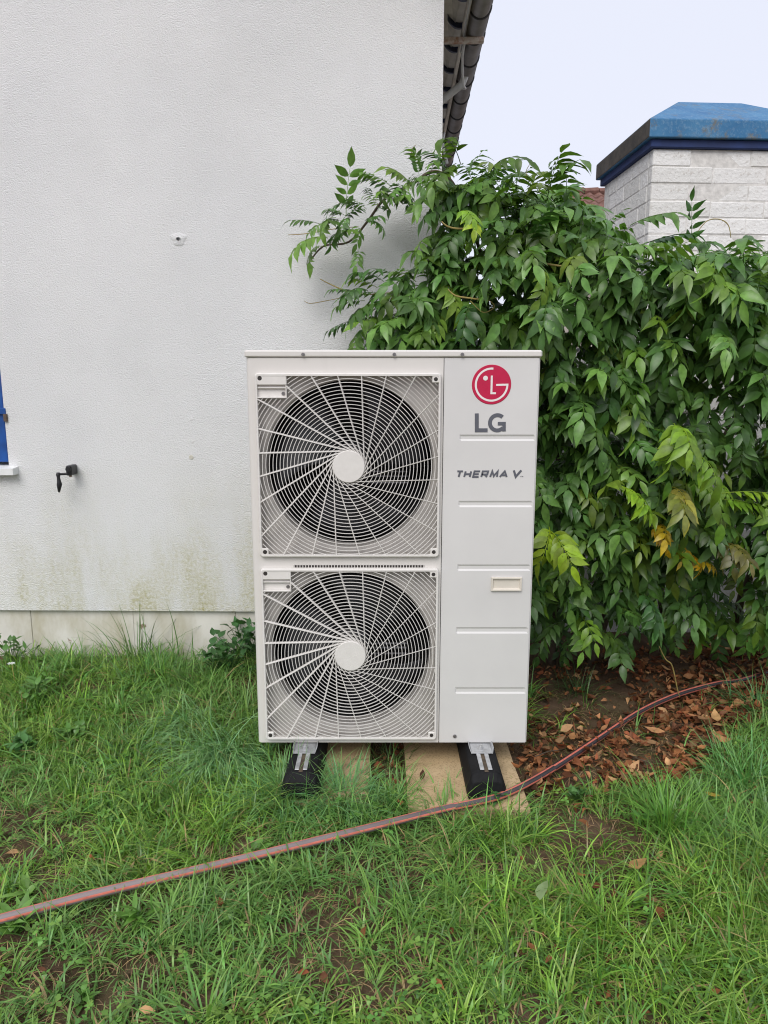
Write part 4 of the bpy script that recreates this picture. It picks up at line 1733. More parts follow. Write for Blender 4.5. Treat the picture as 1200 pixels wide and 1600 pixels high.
# bright and yellow leaves that catch the eye
for (px, py, st, fz, tl, sc, c) in [(857, 858, 'hang', -5, 0, .92, (.20, .34, .03)), (965, 800, 'hang', 30, 6, .70, (.27, .44, .035)), (1050, 700, 'hang', -12, 0, .9, (.17, .31, .04)), (1060, 745, 'hang', 20, 5, .8, (.21, .36, .03)), (1130, 810, 'flat', 55, 0, .72, (.20, .35, .03)),
                                    (1048, 800, 'hang', 0, 0, .8, (.30, .30, .06)), (1018, 850, 'hang', 10, 0, .6, (.66, .46, .03)), (1050, 885, 'hang', 5, 0, .55, (.46, .36, .04)), (1078, 905, 'hang', 35, 0, .42, (.62, .40, .02)), (1128, 880, 'hang', 0, 0, .7, (.17, .15, .035)),
                                    (900, 1000, 'hang', 10, 0, .8, (.10, .24, .03)), (880, 905, 'hang', -10, 0, .7, (.12, .22, .04)), (1000, 960, 'hang', 10, 0, .8, (.045, .14, .03)), (970, 990, 'flat', 30, 4, .75, (.10, .22, .03)), (1180, 1010, 'flat', 40, 5, .8, (.12, .22, .05)), (720, 372, 'hang', 10, 0, .6, (.22, .42, .03)), (1105, 560, 'hang', 0, 0, .8, (.13, .24, .05))]:
    for k in range(2):
        put(px + random.uniform(-5, 5), py - 34 + random.uniform(-8, 8), yfront(px, py) - .13 - .02 * k, st, face=fz + 12 * k, tilt=tl, scale=sc * 1.2, colr=c, score=2)

leaves.sort(key=lambda q3: -q3[0])
# the 300 that show largest: nearest the front and inside the frame
big = []
rest = []
for lf in leaves:
    p = lf[1].translation
    ppx, ppy = to_px(p.x, p.y, p.z)
    if len(big) < 300 and ppx < 1215 and not (395 < ppx < 840 and ppy > 548):
        big.append(lf)
    else:
        rest.append(lf)
# shared meshes for the big ones: prototype x colour bin
palette = [tuple(c) for c in GREENS] + [(.060, .150, .036), (.085, .175, .036)] + [tuple(BRIGHT[0] * .62), tuple(BRIGHT[0])] + [(.20, .34, .03), (.27, .44, .035), (.30, .30, .06), (.50, .34, .03), (.62, .40, .02), (.17, .15, .035)]
pal_np = np.array(palette)
cache = {}
for (sc_f, mat, st, pi_, c) in big:
    bi = int(np.argmin(((np.sqrt(pal_np) - np.sqrt(np.array(c))) ** 2).sum(1)))
    key = (st, pi_, bi)
    if key not in cache:
        V_, F_, C_ = PROTO[st][pi_]
        tri = np.array([f for f in F_ if len(f) == 3], dtype=np.int32)
        qd = np.array([f for f in F_ if len(f) == 4], dtype=np.int32)
        cache[key] = np_mesh('leaf', V_, [qd, tri], M['leaf'], cols=C_ * np.array(palette[bi]), smooth=True)
    o = link('leaf', cache[key], vine)
    o.matrix_local = Matrix.Translation(-VO) @ mat
VV, QQ, TT, CC = [], [], [], []
off = 0
for (sc_f, mat, st, pi_, c) in rest:
    V_, F_, C_ = PROTO[st][pi_]
    m4 = np.array(Matrix.Translation(-VO) @ mat)
    VV.append(V_ @ m4[:3, :3].T + m4[:3, 3])
    QQ.append(np.array([f for f in F_ if len(f) == 4]) + off)
    TT.append(np.array([f for f in F_ if len(f) == 3]) + off)
    CC.append(C_ * np.array(c))
    off += len(V_)
fo = link('foliage', np_mesh('foliage', np.concatenate(VV), [np.concatenate(QQ), np.concatenate(TT)], M['foliage'], cols=np.concatenate(CC), smooth=True), vine)
fo['kind'] = 'stuff'
# woody stems
base_pts = [(870, 1040), (930, 1045), (985, 1035), (1060, 1030), (1120, 1015), (1175, 1030)]
for k, (px, py) in enumerate(base_pts):
    g0_ = on_z(px, py + 5, 0)
    g0_.y += .12
    pts = [Vector((g0_.x, g0_.y, -.03))]
    for j in range(1, 8):
        u = j / 7
        pts.append(Vector((g0_.x + .10 * math.sin(3 * u + k) + random.uniform(-.04, .04) + (k - 2.5) * .05 * u, g0_.y + .08 * math.sin(4 * u + 2 * k), 1.85 * u)))
    mb = MB()
    mb.tube([p - VO for p in catmull(pts, 4)], [.022 - .013 * i / 28 for i in range(29)], 7)
    mb.build('stem', M['stem'], vine, True)
mb = MB()
br = [at(760, 420, 3.35), at(715, 300, 3.16), at(680, 268, 3.14), at(640, 290, 3.15), at(600, 312, 3.17), at(575, 345, 3.18), at(545, 378, 3.19), at(505, 385, 3.2), at(482, 412, 3.2)]
mb.tube([p - VO for p in catmull(br, 5)], [.009 - .006 * i / 40 for i in range(41)], 6)
mb.build('branch', M['stem'], vine, True)
for pts, yy, rr in [([(475, 470), (485, 474), (510, 470), (540, 464)], 3.2, .0018), ([(500, 436), (520, 446), (545, 456), (575, 460), (612, 457)], 3.1, .003), ([(690, 346), (698, 353), (712, 357), (735, 357), (750, 353)], 2.85, .0035),
                    ([(700, 452), (712, 462), (735, 466), (760, 469)], 2.8, .0032), ([(735, 470), (755, 488), (772, 480), (765, 470), (745, 466)], 2.8, .0022), ([(830, 400), (850, 411), (880, 416), (905, 414)], 2.8, .004),
                    ([(1090, 362), (1105, 345), (1125, 343), (1138, 352), (1142, 372)], 2.95, .0022), ([(645, 250), (643, 235), (650, 226)], 3.15, .0015), ([(1180, 240), (1172, 262), (1178, 300)], 3.0, .001) if False else ([(830, 288), (822, 270), (828, 256)], 3.0, .0015),
                    ([(1030, 1010), (1040, 1030), (1050, 1040), (1058, 1075), (1062, 1090)], 2.95, .003), ([(450, 367), (480, 365), (520, 358), (560, 354)], 3.235, .0022), ([(1050, 680), (1043, 780), (1052, 800), (1056, 860)], 2.76, .002), ([(1125, 840), (1128, 870), (1130, 900)], 2.76, .002)]:
    mb = MB()
    c_ = catmull([at(a, b, yy) - VO for a, b in pts], 5)
    mb.tube(c_, [rr * (.6 + .4 * math.sin(math.pi * i / (len(c_) - 1))) for i in range(len(c_))], 5)
    mb.build('tendril', M['tendril'], vine, True)

# ------------------------------------------------------------------ leaf litter on the bare bed
bed_px = [(800, 1170), (828, 1120), (830, 1040), (900, 1030), (1010, 1012), (1230, 985), (1230, 1085), (1170, 1140), (1110, 1190), (1040, 1230), (960, 1238), (900, 1238), (840, 1252), (806, 1240)]


def litter_mesh(name, items):
    VV, QQ, CC = [], [], []
    off = 0
    for (p, L, W, rot, c, cu) in items:
        us = np.array([0, .3, .62, 1.0])
        ws = np.array([.06, .9, .8, .04]) * W / 2
        xs_ = us * L - L / 2
        zc = cu[0] * L * (us - .5) ** 2 * 2
        v = []
        for i in range(4):
            v += [(xs_[i], -ws[i], zc[i] + abs(ws[i]) * cu[1]), (xs_[i], 0, zc[i]), (xs_[i], ws[i], zc[i] + abs(ws[i]) * cu[2])]
        v = np.array(v) @ np.array(rot).T + np.array(p)
        f = []
        for i in range(3):
            a = i * 3
            f += [(a, a + 3, a + 4, a + 1), (a + 1, a + 4, a + 5, a + 2)]
        VV.append(v)
        QQ.append(np.array(f) + off)
        CC.append(np.tile(np.array(c), (12, 1)))
        off += 12
    return np_mesh(name, np.concatenate(VV), [np.concatenate(QQ)], M['litter'], cols=np.concatenate(CC), smooth=True)


DRY = np.array([(.23, .105, .045), (.30, .145, .065), (.18, .075, .035), (.36, .20, .10), (.14, .07, .04), (.42, .28, .15), (.27, .10, .05)])


def litter_item(x, y, L=None, zoff=None, c=None, flat=.42):
    L = L or random.choice([random.uniform(.014, .03), random.uniform(.03, .06)])
    rot = (Matrix.Rotation(random.uniform(0, 6.28), 3, 'Z') @ Matrix.Rotation(random.gauss(0, flat), 3, 'X') @ Matrix.Rotation(random.gauss(0, flat), 3, 'Y'))
    on = sa1.x < x < sa1.x + .39 and sf < y < sf + .66
    z_ = (SLAB_Z - .004 if on else float(gh(x, y))) + (zoff if zoff is not None else random.uniform(.006, .035))
    return ((x, y, z_), L, L * random.uniform(.38, .6), rot, c if c is not None else DRY[random.randrange(7)] * np.array([1.12, .98, .9]) * random.uniform(.35, 1.3), (random.uniform(-.9, 1.0), random.uniform(-.4, 1.2), random.uniform(-.4, 1.2)))


items = []
tries = 0
while len(items) < 2500 and tries < 60000:
    tries += 1
    px, py = random.uniform(795, 1235), random.uniform(985, 1262)
    if not in_poly(px, py, bed_px):
        continue
    dens = .35 + .9 * float(sstep(.35, .6, float(vnoise(px / 60, py / 35)))) * (1.0 if px > 960 else .32)
    if 830 < px < 980 and 1060 < py < 1140:
        dens *= .15
    if random.random() > dens:
        continue
    p = on_z(px, py, 0)
    if p.x < sa1.x + .42 and p.y < sf + .7:
        if random.random() < .72 or p.x < sa1.x + .27: continue
    items.append(litter_item(p.x, p.y))
for k in range(170):                                  # stray ones in the grass and in the gap between the slabs
    if k < 70:
        x_, y_ = random.uniform(sa0.x + .01, sa1.x - .01), random.uniform(2.15, 2.75)
    else:
        px, py = random.uniform(0, 1200), random.uniform(1180, 1600)
        if k % 3: px = random.uniform(780, 1200)
        p = on_z(px, py, 0)
        x_, y_ = p.x, p.y
    items.append(litter_item(x_, y_, random.uniform(.02, .042)))
lo = link('leaf_litter', litter_mesh('leaf_litter', items))
tag(lo, 'brown fallen leaves strewn over the bare bed under the vine', 'leaf litter', kind='stuff')
for (px, py, L, c, lab) in [(1118, 1122, .085, (.50, .30, .13), 'pale tan fallen leaf lying right of the hose, its tip up'), (1022, 1146, .075, (.46, .24, .11), 'broad orange brown fallen leaf just below the hose'), (995, 1358, .07, (.34, .20, .08), 'single brown leaf on the bare patch in the right grass'),
                            (893, 1162, .06, (.35, .17, .07), 'small rust brown leaf above the hose near the slab'), (1100, 1127, .09, (.36, .20, .10), 'long curled brown leaf beside the pale tan leaf'), (1113, 1245, .05, (.40, .28, .05), 'yellow brown leaf at the edge of the bed and grass')]:
    p = on_z(px, py, .03)
    it = litter_item(0, 0, L, .0, c, .12)
    it = ((0, 0, 0), L, L * .48, it[3], c, (.25, .3, .25))
    o = link('fallen_leaf', litter_mesh('fallen_leaf', [it]))
    o.location = (p.x, p.y, float(gh(p.x, p.y)) + .045)
    tag(o, lab, 'fallen leaf', 'single fallen leaves')

tw_items = [(858, 1182, 60, .5, 'thin brown twig on the soil just right of the cabinet foot'), (1000, 1192, 45, 2.2, 'short twig below the hose in the middle of the leaf bed'), (1130, 1105, 60, -.6, 'thin twig among fallen leaves near the hose end at right')]
for (px, py, ln, an, lab) in tw_items:
    p = on_z(px, py, .02)
    mb = MB()
    ll = ln / 1130 * 2.6
    q0 = [Vector((ll * (u - .5) * math.cos(an) + .006 * math.sin(u * 9), ll * (u - .5) * math.sin(an), .004 * math.sin(u * 5))) for u in (0, .25, .5, .75, 1)]
    mb.tube(q0, [.0022, .0024, .002, .0016, .001], 5)
    o = mb.build('twig', M['stem'], None, True)
    o.location = (p.x, p.y, float(gh(p.x, p.y)) + .036)
    tag(o, lab, 'twig', 'twigs in the leaf bed')

VV, TT, off = [], [], 0
base8 = np.array([(1, 0, 0), (-1, 0, 0), (0, 1, 0), (0, -1, 0), (0, 0, 1), (0, 0, -1)], dtype=float)
tri8 = np.array([(0, 2, 4), (2, 1, 4), (1, 3, 4), (3, 0, 4), (2, 0, 5), (1, 2, 5), (3, 1, 5), (0, 3, 5)])
k = 0
while k < 4200:
    if k < 2600:
        px, py = random.uniform(800, 1230), random.uniform(1000, 1255)
        if not in_poly(px, py, bed_px):
            continue
    else:
        px, py = random.uniform(-40, 1240), random.uniform(1200, 1640)
    p = on_z(px, py, 0)
    if sa1.x - .01 < p.x < sa1.x + .40 and sf < p.y < sf + .67:
        k += 1
        continue
    r_ = random.uniform(.0015, .0065) * (1.3 if random.random() < .1 else 1)
    v = base8 * r_ * rng.uniform(.55, 1.3, (6, 3)) + rng.normal(0, r_ * .2, (6, 3))
    VV.append(v + np.array([p.x, p.y, float(gh(p.x, p.y)) + r_ * .3]))
    TT.append(tri8 + off)
    off += 6
    k += 1
o = link('soil_crumbs', np_mesh('soil_crumbs', np.concatenate(VV), [np.concatenate(TT)], M['soil'], smooth=False))
tag(o, 'small crumbs of brown earth on the bare bed and patches', 'soil', kind='stuff')

# ------------------------------------------------------------------ grass
hose_xy = np.array([(p.x, p.y) for p in hpts])


def blades(roots, h, w, lean_dir, lean, colr, seg=4, kink=None):
    """roots (n,3); returns verts, quads, tris, colours"""
    n_ = len(roots)
    d = np.stack([np.cos(lean_dir), np.sin(lean_dir)], 1)
    s_ = np.stack([-d[:, 1], d[:, 0]], 1)
    face = rng.normal(0, .5, n_)
    s_ = s_ * np.cos(face)[:, None] + d * np.sin(face)[:, None] * .6
    V_ = np.zeros((n_, 2 * seg + 1, 3))
    C_ = np.zeros((n_, 2 * seg + 1, 3))
    a0 = np.clip(rng.normal(.12 + .30 * lean, .22, n_), 0, 1.25)
    out, up = np.zeros(n_), np.zeros(n_)
    wig = rng.normal(0, .25, n_)
    for j in range(seg + 1):
        u = j / seg
        if j:
            ang = np.minimum(a0 + lean * 1.15 * (u - .5 / seg), 2.5)
            out = out + np.sin(ang) * h / seg
            up = up + np.cos(ang) * h / seg
        up = np.maximum(up, .004 * u)
        P_ = roots + np.concatenate([d * out[:, None] + s_ * (wig * h * u * u * .4)[:, None], up[:, None]], 1)
        wd = w * (1 - u ** 2.2) * (.75 + .25 * min(1, u * 4)) * .5
        shade = (.72 + .38 * u)
        tipy = np.array([1 + .12 * u, 1.0, 1 - .1 * u])
        if j < seg:
            V_[:, 2 * j, :] = P_
            V_[:, 2 * j + 1, :] = P_
            V_[:, 2 * j, :2] -= s_ * wd[:, None]
            V_[:, 2 * j + 1, :2] += s_ * wd[:, None]
            C_[:, 2 * j] = colr * tipy
            C_[:, 2 * j + 1] = colr * tipy
        else:
            V_[:, 2 * seg] = P_
            C_[:, 2 * seg] = colr * tipy
    b = (np.arange(n_) * (2 * seg + 1))[:, None]
    qs = []
    for j in range(seg - 1):
        qs.append(np.concatenate([b + 2 * j, b + 2 * j + 1, b + 2 * j + 3, b + 2 * j + 2], 1))
    ts = np.concatenate([b + 2 * seg - 2, b + 2 * seg - 1, b + 2 * seg], 1)
    return V_.reshape(-1, 3), np.concatenate(qs), ts, C_.reshape(-1, 3)


def grass_obj(name, parts):
    off, VV, QQ, TT, CC = 0, [], [], [], []
    for (v, q4, t3, c) in parts:
        VV.append(v); QQ.append(q4 + off); TT.append(t3 + off); CC.append(c)
        off += len(v)
    return link(name, np_mesh(name, np.concatenate(VV), [np.concatenate(QQ), np.concatenate(TT)], M['grass'], cols=np.concatenate(CC), smooth=True))


bed_w = [(on_z(a, b, 0).x, on_z(a, b, 0).y) for a, b in bed_px]
bare_px = [(190, 1545, 70, 40), (90, 1375, 60, 14), (300, 1560, 50, 30), (975, 1355, 40, 20), (430, 1490, 40, 16), (1010, 1330, 60, 16), (520, 1535, 36, 22), (640, 1555, 22, 18), (860, 1590, 40, 14), (690, 1480, 40, 12), (545, 1400, 28, 10), (1110, 1555, 40, 14), (380, 1090, 30, 14), (150, 1470, 40, 12), (960, 1300, 90, 22), (880, 1270, 60, 14)]


def dens_map(x, y):
    d = np.ones_like(x)
    px, py = 600 + F * x / (y * CP + CAMZ * SP), 800 - F * (y * SP - CAMZ * CP) / (y * CP + CAMZ * SP)
    for (a, b, rx, ry) in bare_px:
        q2 = ((px - a) / rx) ** 2 + ((py - b) / ry) ** 2
        d *= 1 - .95 * np.exp(-q2 * .5)
    n1 = vnoise(x, y, 5.5) * .6 + vnoise(x + 3, y + 8, 13) * .4
    d *= .10 + 1.1 * sstep(.30, .56, n1)
    inb = np.array([in_poly(a, b, bed_w) for a, b in zip(x, y)])
    d[inb] *= .012
    # slabs and foot prints, the ground under the unit
    onslab = ((x > sa0.x - .25) & (x < sa0.x + .0) & (y > sf + .03)) | ((x > sa1.x) & (x < sa1.x + .41) & (y > sf - .01) & (y < sf + .7))
    d[onslab] = 0
    under = (x > ux0) & (x < ux1) & (y > UY + .03) & (y < 3.2)
    d[under] *= .05
    d[(x > sa0.x) & (x < sa1.x) & (y > sf + .12)] *= .25
    d[(x < cx + .02) & (y > WY - .0)] = 0
    d[(x > cx) & (y > 3.05)] *= .15
    return d


def hose_dist(x, y):
    r = np.full(len(x), 9.0)
    for i in range(0, len(hose_xy), 2):
        r = np.minimum(r, np.hypot(x - hose_xy[i, 0], y - hose_xy[i, 1]))
    return r


def sample(n_, x0, x1, y0, y1):
    y = rng.uniform(y0, y1, n_)
    x = rng.uniform(x0, x1, n_)
    return x, y


# lawn: blades gathered in small clumps so that the leaning and colour run together
NC = 23000
kx, ky = sample(NC, -2.3, 2.3, 1.05, 3.3)
half = .62 * (ky * CP + .9 * SP) + .45
keep = np.abs(kx) < half
kx, ky = kx[keep], ky[keep]
dm = dens_map(kx, ky)
keep = rng.random(len(kx)) < dm
kx, ky, dm = kx[keep], ky[keep], dm[keep]
nb = rng.integers(4, 12, len(kx))
ci = np.repeat(np.arange(len(kx)), nb)
n_ = len(ci)
rad = np.abs(rng.normal(0, .012, n_)) + .002
th = rng.uniform(0, 2 * np.pi, n_)
rx, ry = kx[ci] + rad * np.cos(th), ky[ci] + rad * np.sin(th)
back = sstep(2.0, 3.1, ry) * sstep(.2, -.4, rx)          # longer towards the wall on the left
h = rng.uniform(.055, .15, len(kx))[ci] * rng.uniform(.55, 1.2, n_)
h *= .75 + .55 * vnoise(rx, ry, 2.2) + .35 * back
rightrank = sstep(.75, 1.05, rx) * sstep(2.3, 1.7, ry)
h *= 1 + .45 * rightrank
clump_dir = vnoise(kx, ky, 2.6) * 16.0 + rng.normal(0, 1.3, len(kx))
ld_ = np.where(rng.random(n_) < .6, clump_dir[ci] + rng.normal(0, .6, n_), th + rng.normal(0, .5, n_))
lean = np.clip(rng.normal(1.4, .5, n_), .2, 2.4)
hd_ = hose_dist(rx, ry)
h = np.where(hd_ < .05, h * .55, h)
ok = hd_ > .017
G4 = np.array([(.16, .30, .045), (.21, .36, .052), (.265, .415, .066), (.105, .20, .04), (.16, .335, .08), (.31, .42, .10)])
cc = G4[rng.integers(0, 6, len(kx))] * np.array([.86, 1.02, .92]) * rng.uniform(.65, 1.25, (len(kx), 1))
bl = sstep(.5, .75, vnoise(kx + 4, ky + 2, 1.7))[:, None]
cc = cc * (1 - bl * .55) + np.array([.15, .33, .10]) * bl * .5
cn = cc[ci] * rng.uniform(.82, 1.2, (n_, 1))
straw = rng.random(n_) < .07
cn[straw] = np.array([.38, .29, .14]) * rng.uniform(.6, 1.2, (straw.sum(), 1))
lean[straw] = rng.uniform(1.2, 2.0, straw.sum())
w_ = rng.uniform(.0028, .0060, n_) * (.8 + .5 * rng.random(len(kx))[ci])
root = np.stack([rx, ry, gh(rx, ry) - .004], 1)
sel = ok
lawn = grass_obj('lawn_grass', [blades(root[sel], h[sel], w_[sel], ld_[sel], lean[sel], cn[sel], 4)])
tag(lawn, 'short uneven green lawn grass in front of the house', 'grass', kind='stuff')

# thatch: dead straw lying flat between the tufts
n_ = 26000
x_, y_ = sample(n_, -1.9, 1.9, 1.05, 3.1)
dmv = dens_map(x_, y_)
keep = (np.abs(x_) < .62 * (y_ * CP + .9 * SP) + .3) & (rng.random(n_) < np.clip(1.0 - 1.1 * dmv, .12, 1) * (dmv > .004))
x_, y_ = x_[keep], y_[keep]
n_ = len(x_)
cn = np.array([.40, .28, .15]) * rng.uniform(.45, 1.25, (n_, 1))
gsel = rng.random(n_) < .45
cn[gsel] = np.array([.10, .15, .04]) * rng.uniform(.6, 1.3, (gsel.sum(), 1))
v = blades(np.stack([x_, y_, gh(x_, y_) + rng.uniform(0, .012, n_)], 1), rng.uniform(.03, .085, n_), rng.uniform(.0014, .0030, n_), rng.uniform(0, 6.28, n_), rng.uniform(1.55, 2.0, n_), cn, 3)
th_o = grass_obj('dry_thatch', [v])
tag(th_o, 'dry straw and dead blades between the grass tufts', 'straw', kind='stuff')


def tuft(name, px, py, n_, hmin, hmax, wd, spread, base, label, leanm=1.0, group='taller grass tufts', dirs=None):
    p = on_z(px, py, 0)
    for _ in range(2):
        p = on_z(px, py, float(gh(p.x, p.y)))
    a = rng.uniform(0, 2 * np.pi, n_)
    r = np.abs(rng.normal(0, spread, n_))
    roots = np.stack([r * np.cos(a), r * np.sin(a), np.zeros(n_)], 1)
    roots[:, 2] = gh(roots[:, 0] + p.x, roots[:, 1] + p.y) - float(gh(p.x, p.y)) - .005
    d = a + rng.normal(0, .7, n_) if dirs is None else rng.normal(dirs[0], dirs[1], n_)
    c = np.array(base) * 1.8 * rng.uniform(.7, 1.3, (n_, 1)) * np.stack([rng.uniform(.85, 1.2, n_), np.ones(n_), rng.uniform(.8, 1.2, n_)], 1)
    bx = roots[:, 0] + p.x
    by = roots[:, 1] + p.y
    okk = (~((bx > ux0 + .02) & (bx < ux1) & (by > UY + .02)) | (sa0.x < p.x < sa1.x)) & ~((by > WY - .02) & (bx < cx))
    okk &= hose_dist(bx, by) > .018
    o = grass_obj(name, [blades(roots[okk], rng.uniform(hmin, hmax, n_)[okk], rng.uniform(wd * .7, wd * 1.3, n_)[okk], d[okk], np.clip(rng.normal(leanm * 1.25, .4, n_), .15, 2.4)[okk], c[okk], 5)])
    o.location = (p.x, p.y, float(gh(p.x, p.y)))
    tag(o, label, 'grass tuft', group)
    return o


BL = (.115, .235, .10)
MG = (.070, .165, .035)
tuft('grass_tuft', 350, 1190, 620, .14, .29, .0042, .085, BL, 'large blue green grass tuft beside the fan side rubber foot', 1.2, dirs=(-1.75, .95))
tuft('grass_tuft', 300, 1140, 300, .12, .24, .004, .08, BL, 'blue green grass tuft behind the large one, left of the heat pump', 1.15, dirs=(-2.0, 1.0))
tuft('grass_tuft', 440, 1252, 420, .11, .23, .0042, .075, (.08, .19, .06), 'grass tuft spilling over the slab below the fan side foot', 1.2)
tuft('grass_tuft', 535, 1256, 420, .12, .22, .0042, .07, (.08, .185, .07), 'grass tuft in front of the slab between the two feet', 1.15)
tuft('grass_tuft', 620, 1262, 200, .08, .16, .0038, .05, (.075, .18, .05), 'grass tuft at the gap between the two slabs', 1.1)
tuft('grass_tuft', 215, 1035, 110, .16, .36, .0055, .06, (.055, .12, .03), 'tall coarse grass against the plinth, leftmost of the pair', .6)
tuft('grass_tuft', 285, 1030, 110, .16, .36, .0055, .08, (.05, .12, .03), 'tall coarse grass against the plinth near the heat pump', .6)
tuft('grass_tuft', 345, 1035, 90, .12, .24, .005, .06, MG, 'dark grass by the plinth close to the cabinet', .8)
tuft('grass_tuft', 185, 1120, 200, .10, .22, .0045, .09, MG, 'bushy grass on the left lawn below the plinth', 1.1)
tuft('grass_tuft', 215, 1190, 180, .10, .20, .0045, .08, (.075, .18, .06), 'grass tuft left of the blue green tuft', 1.15)
tuft('grass_tuft', 1040, 1300, 240, .12, .24, .0042, .07, (.085, .20, .035), 'bright upright grass tuft at the edge of the leaf bed', .7)
tuft('grass_tuft', 1165, 1230, 200, .14, .26, .0042, .08, (.08, .20, .06), 'long grass tuft at the right edge below the hose end', 1.0)
tuft('grass_tuft', 1185, 1110, 160, .12, .24, .0042, .07, (.06, .15, .05), 'grass tuft at the right edge close to the hose end', 1.0)
tuft('grass_tuft', 940, 1440, 220, .07, .15, .0042, .065, (.10, .21, .03), 'bright green grass tuft in the middle of the right lawn', .9)
tuft('grass_tuft', 320, 1595, 90, .08, .17, .0065, .09, (.09, .20, .045), 'broad bladed grass tuft at the bottom edge of the lawn', .9)
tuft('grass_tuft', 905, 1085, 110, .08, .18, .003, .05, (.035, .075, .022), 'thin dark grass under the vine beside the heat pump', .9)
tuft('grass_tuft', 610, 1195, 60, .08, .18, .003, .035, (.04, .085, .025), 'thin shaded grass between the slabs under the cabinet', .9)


tuft('grass_tuft', 415, 1190, 200, .09, .19, .004, .05, (.075, .17, .06), 'grass tuft under the lower left corner of the cabinet', 1.0)
tuft('grass_tuft', 690, 1285, 260, .07, .15, .0042, .09, (.08, .185, .04), 'grass along the hose in front of the panel side slab', 1.0)
tuft('grass_tuft', 800, 1275, 200, .07, .15, .0042, .08, (.08, .18, .04), 'grass along the slab corner below the hose', 1.0)

tuft('grass_tuft', 470, 1250, 260, .11, .21, .004, .05, (.08, .18, .06), 'grass growing over the front end of the fan side foot', .9)
tuft('grass_tuft', 110, 1045, 150, .09, .20, .0045, .08, (.06, .15, .035), 'grass fringe against the plinth between the weed and the coarse grass', .9)
tuft('grass_tuft', 60, 1075, 140, .09, .19, .0045, .08, (.07, .17, .035), 'grass by the small white flower at the left edge', 1.0)
tuft('grass_tuft', 250, 1060, 180, .12, .24, .005, .09, (.06, .145, .035), 'dense dark grass in front of the coarse grass at the plinth', .9)

# broad-leaved weeds
def weed(px, py, n_, L, W, base, label, lean=(25, 60), cat='weed', name='weed_plant', up=0.0, stems=False):
    p = on_z(px, py, 0)
    for _ in range(2):
        p = on_z(px, py, float(gh(p.x, p.y)))
    VV, QQ, TT, CC, off = [], [], [], [], 0
    for k in range(n_):
        r = random.Random(px * 131 + k * 7 + py)
        l_ = L * r.uniform(.6, 1.15)
        vs, fs = leaflet(l_, W * r.uniform(.75, 1.2), r.uniform(.1, .35), r.uniform(.1, .5), r)
        R_ = Matrix.Rotation(r.uniform(0, 6.28), 4, 'Z') @ Matrix.Rotation(-math.radians(r.uniform(*lean)), 4, 'Y')
        o_ = Vector((r.gauss(0, up * .35), r.gauss(0, up * .35), r.uniform(0, up)))
        v = np.array([tuple(R_ @ Vector(q3) + o_) for q3 in vs])
        VV.append(v)
        QQ.append(np.array([f for f in fs if len(f) == 4]) + off)
        TT.append(np.array([f for f in fs if len(f) == 3]) + off)
        CC.append(np.tile(np.array(base) * 1.35 * r.uniform(.75, 1.3), (len(v), 1)))
        off += len(v)
        if o_.length > .004:                          # its stalk, back to the root
            sv = MB()
            sv.tube([(0, 0, -.004), (o_.x * .4, o_.y * .4, o_.z * .5), tuple(o_ + Vector((0, 0, .001)))], .0011, 4, caps=False)
            VV.append(np.array(sv.v))
            QQ.append(np.array(sv.f) + off)
            CC.append(np.tile(np.array(base) * 1.1, (len(sv.v), 1)))
            off += len(sv.v)
    o = link(name, np_mesh(name, np.concatenate(VV), [np.concatenate(QQ), np.concatenate(TT)], M['grass'], cols=np.concatenate(CC), smooth=True))
    o.location = (p.x, p.y, float(gh(p.x, p.y)) + .004)
    tag(o, label, cat, 'broad leaved weeds in the grass')
    return o


weed(22, 1042, 40, .05, .022, (.06, .14, .03), 'leafy weed against the plinth at the left edge', up=.14)
weed(388, 1040, 110, .06, .034, (.035, .10, .028), 'dark leafy weed between the plinth and the cabinet', up=.20)
weed(345, 1055, 70, .05, .028, (.04, .11, .028), 'dark leafy weed by the plinth, left of the cabinet', up=.12)
weed(60, 1110, 60, .05, .022, (.08, .18, .035), 'clump of pale weed leaves on the left lawn', up=.10)
weed(35, 1180, 60, .045, .026, (.06, .155, .04), 'low rounded weed leaves at the left edge', up=.06)
weed(110, 1165, 50, .045, .024, (.07, .16, .03), 'low weed leaves left of the bushy grass', up=.06)
weed(30, 1460, 26, .085, .026, (.10, .21, .04), 'long leaved weed below the hose at the left edge', up=.03)
weed(40, 1405, 18, .055, .02, (.13, .24, .05), 'bright weed above the hose at the left edge', up=.03)
weed(215, 1445, 18, .06, .018, (.09, .20, .03), 'narrow leaved weed just below the hose on the left', up=.03)
weed(130, 1570, 12, .035, .014, (.085, .19, .035), 'weed rosette on the bare patch at bottom left', up=.02)
weed(765, 1262, 30, .04, .028, (.05, .14, .04), 'round leaved weed in front of the panel side foot', up=.05)
weed(1030, 1290, 18, .045, .03, (.08, .19, .05), 'round leaved weed at the lower edge of the leaf bed', up=.03)
weed(1000, 1290, 14, .04, .026, (.09, .21, .05), 'small light weed left of the bright upright tuft', up=.03)
weed(900, 1255, 24, .035, .02, (.06, .14, .035), 'small weed at the edge of the bed below the hose', up=.04)
weed(885, 1148, 10, .028, .018, (.07, .16, .04), 'tiny seedling on bare soil above the hose', up=.02)
weed(990, 1425, 10, .06, .02, (.10, .21, .04), 'weed rosette right of the bright tuft', up=.02)
weed(400, 1345, 14, .04, .022, (.09, .20, .035), 'weed leaves just above the middle of the hose', up=.03)
weed(250, 1285, 16, .045, .024, (.08, .18, .035), 'weed leaves on the lawn above the hose', up=.03)
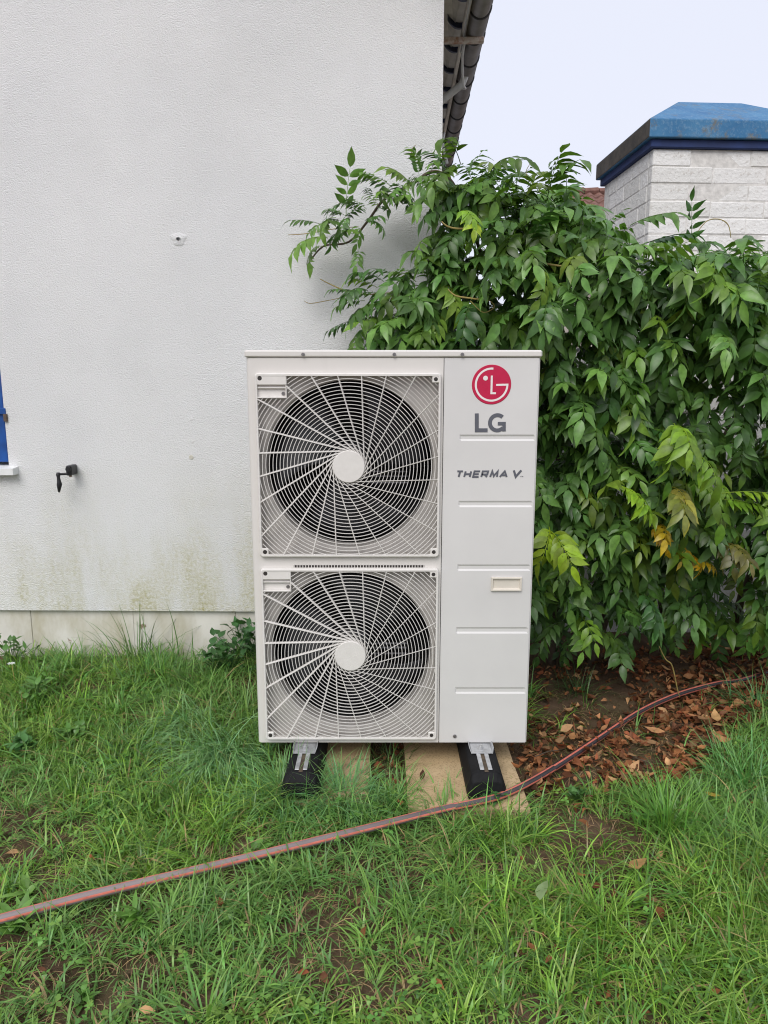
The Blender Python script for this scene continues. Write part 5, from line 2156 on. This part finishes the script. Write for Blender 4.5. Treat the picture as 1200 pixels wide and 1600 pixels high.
# clover and other tiny leaves in patches low in the turf
nk = 7000
x_, y_ = sample(nk, -1.9, 1.9, 1.1, 3.15)
pk = sstep(.52, .68, vnoise(x_ + 31, y_ + 17, 4.0) * .7 + vnoise(x_, y_ + 40, 11) * .3) * np.clip(dens_map(x_, y_) * 3, 0, 1)
keep = (rng.random(nk) < pk + .05) & (np.abs(x_) < .62 * (y_ * CP + .9 * SP) + .3) & (hose_dist(x_, y_) > .02) & (dens_map(x_, y_) > .02)
x_, y_ = x_[keep], y_[keep]
VV, QQ, CC, off = [], [], [], 0
for a_, b_ in zip(x_, y_):
    z_ = float(gh(a_, b_)) + random.uniform(.015, .055)
    r0 = random.uniform(0, 6.28)
    cl = np.array([.13, .28, .05]) * random.uniform(.6, 1.35) * np.array([random.uniform(.8, 1.3), 1, 1])
    for k in range(3):
        an = r0 + k * 2.09 + random.uniform(-.2, .2)
        L_ = random.uniform(.009, .019)
        c_, s2 = math.cos(an), math.sin(an)
        ti = random.uniform(-.35, .45)
        pr = [(0, 0, 0), (.5 * L_, -.42 * L_, .1 * L_), (L_, -.15 * L_, ti * L_), (L_, .15 * L_, ti * L_), (.5 * L_, .42 * L_, .1 * L_)]
        VV.append(np.array([(a_ + p_[0] * c_ - p_[1] * s2, b_ + p_[0] * s2 + p_[1] * c_, z_ + p_[2]) for p_ in pr]))
        QQ.append(np.array([[0, 1, 2, 3, 4]]) + off)
        CC.append(np.tile(cl, (5, 1)))
        off += 5
o = link('clover', np_mesh('clover', np.concatenate(VV), [np.concatenate(QQ)], M['grass'], cols=np.concatenate(CC)))
tag(o, 'small clover leaves growing low between the grass blades', 'clover', kind='stuff')
# pale folded leaf standing in the lawn
p = on_z(842, 1432, .0)
vs, fs = leaflet(.105, .032, .35, .12, random.Random(5))
mbv = np.array([tuple(Matrix.Rotation(math.radians(8), 4, 'Y') @ Matrix.Rotation(math.radians(-78), 4, 'Y') @ Vector(v)) for v in vs])
R_ = np.array(Matrix.Rotation(math.radians(-90), 3, 'Z'))
mbv = mbv @ R_.T
o = link('standing_leaf', np_mesh('standing_leaf', mbv, [np.array([f for f in fs if len(f) == 4]), np.array([f for f in fs if len(f) == 3])], M['grass'], cols=np.tile(np.array([.52, .64, .40]), (len(mbv), 1)), smooth=True))
o.location = (p.x, p.y, float(gh(p.x, p.y)) + .05)
tag(o, 'single pale green leaf standing upright in the lawn', 'leaf')
# little white flower at the far left
p = on_z(22, 1075, .08)
fl = empty('white_flower', (p.x, p.y, float(gh(p.x, p.y))))
tag(fl, 'small white wild flower by the plinth at the left edge', 'flower')
mb = MB()
mb.tube([(0, 0, 0), (.005, 0, .06), (.002, -.004, .125)], .0016, 5)
mb.build('stalk', M['tendril'], fl, True)
mb = MB()
for k in range(7):
    a = k * 2 * math.pi / 7
    mb.add([(0, 0, .126), (.012 * math.cos(a - .3), .012 * math.sin(a - .3) - .004, .131), (.018 * math.cos(a), .018 * math.sin(a) - .004, .130), (.012 * math.cos(a + .3), .012 * math.sin(a + .3) - .004, .131)], [(0, 1, 2, 3)])
mb.build('petals', M['sill'], fl)
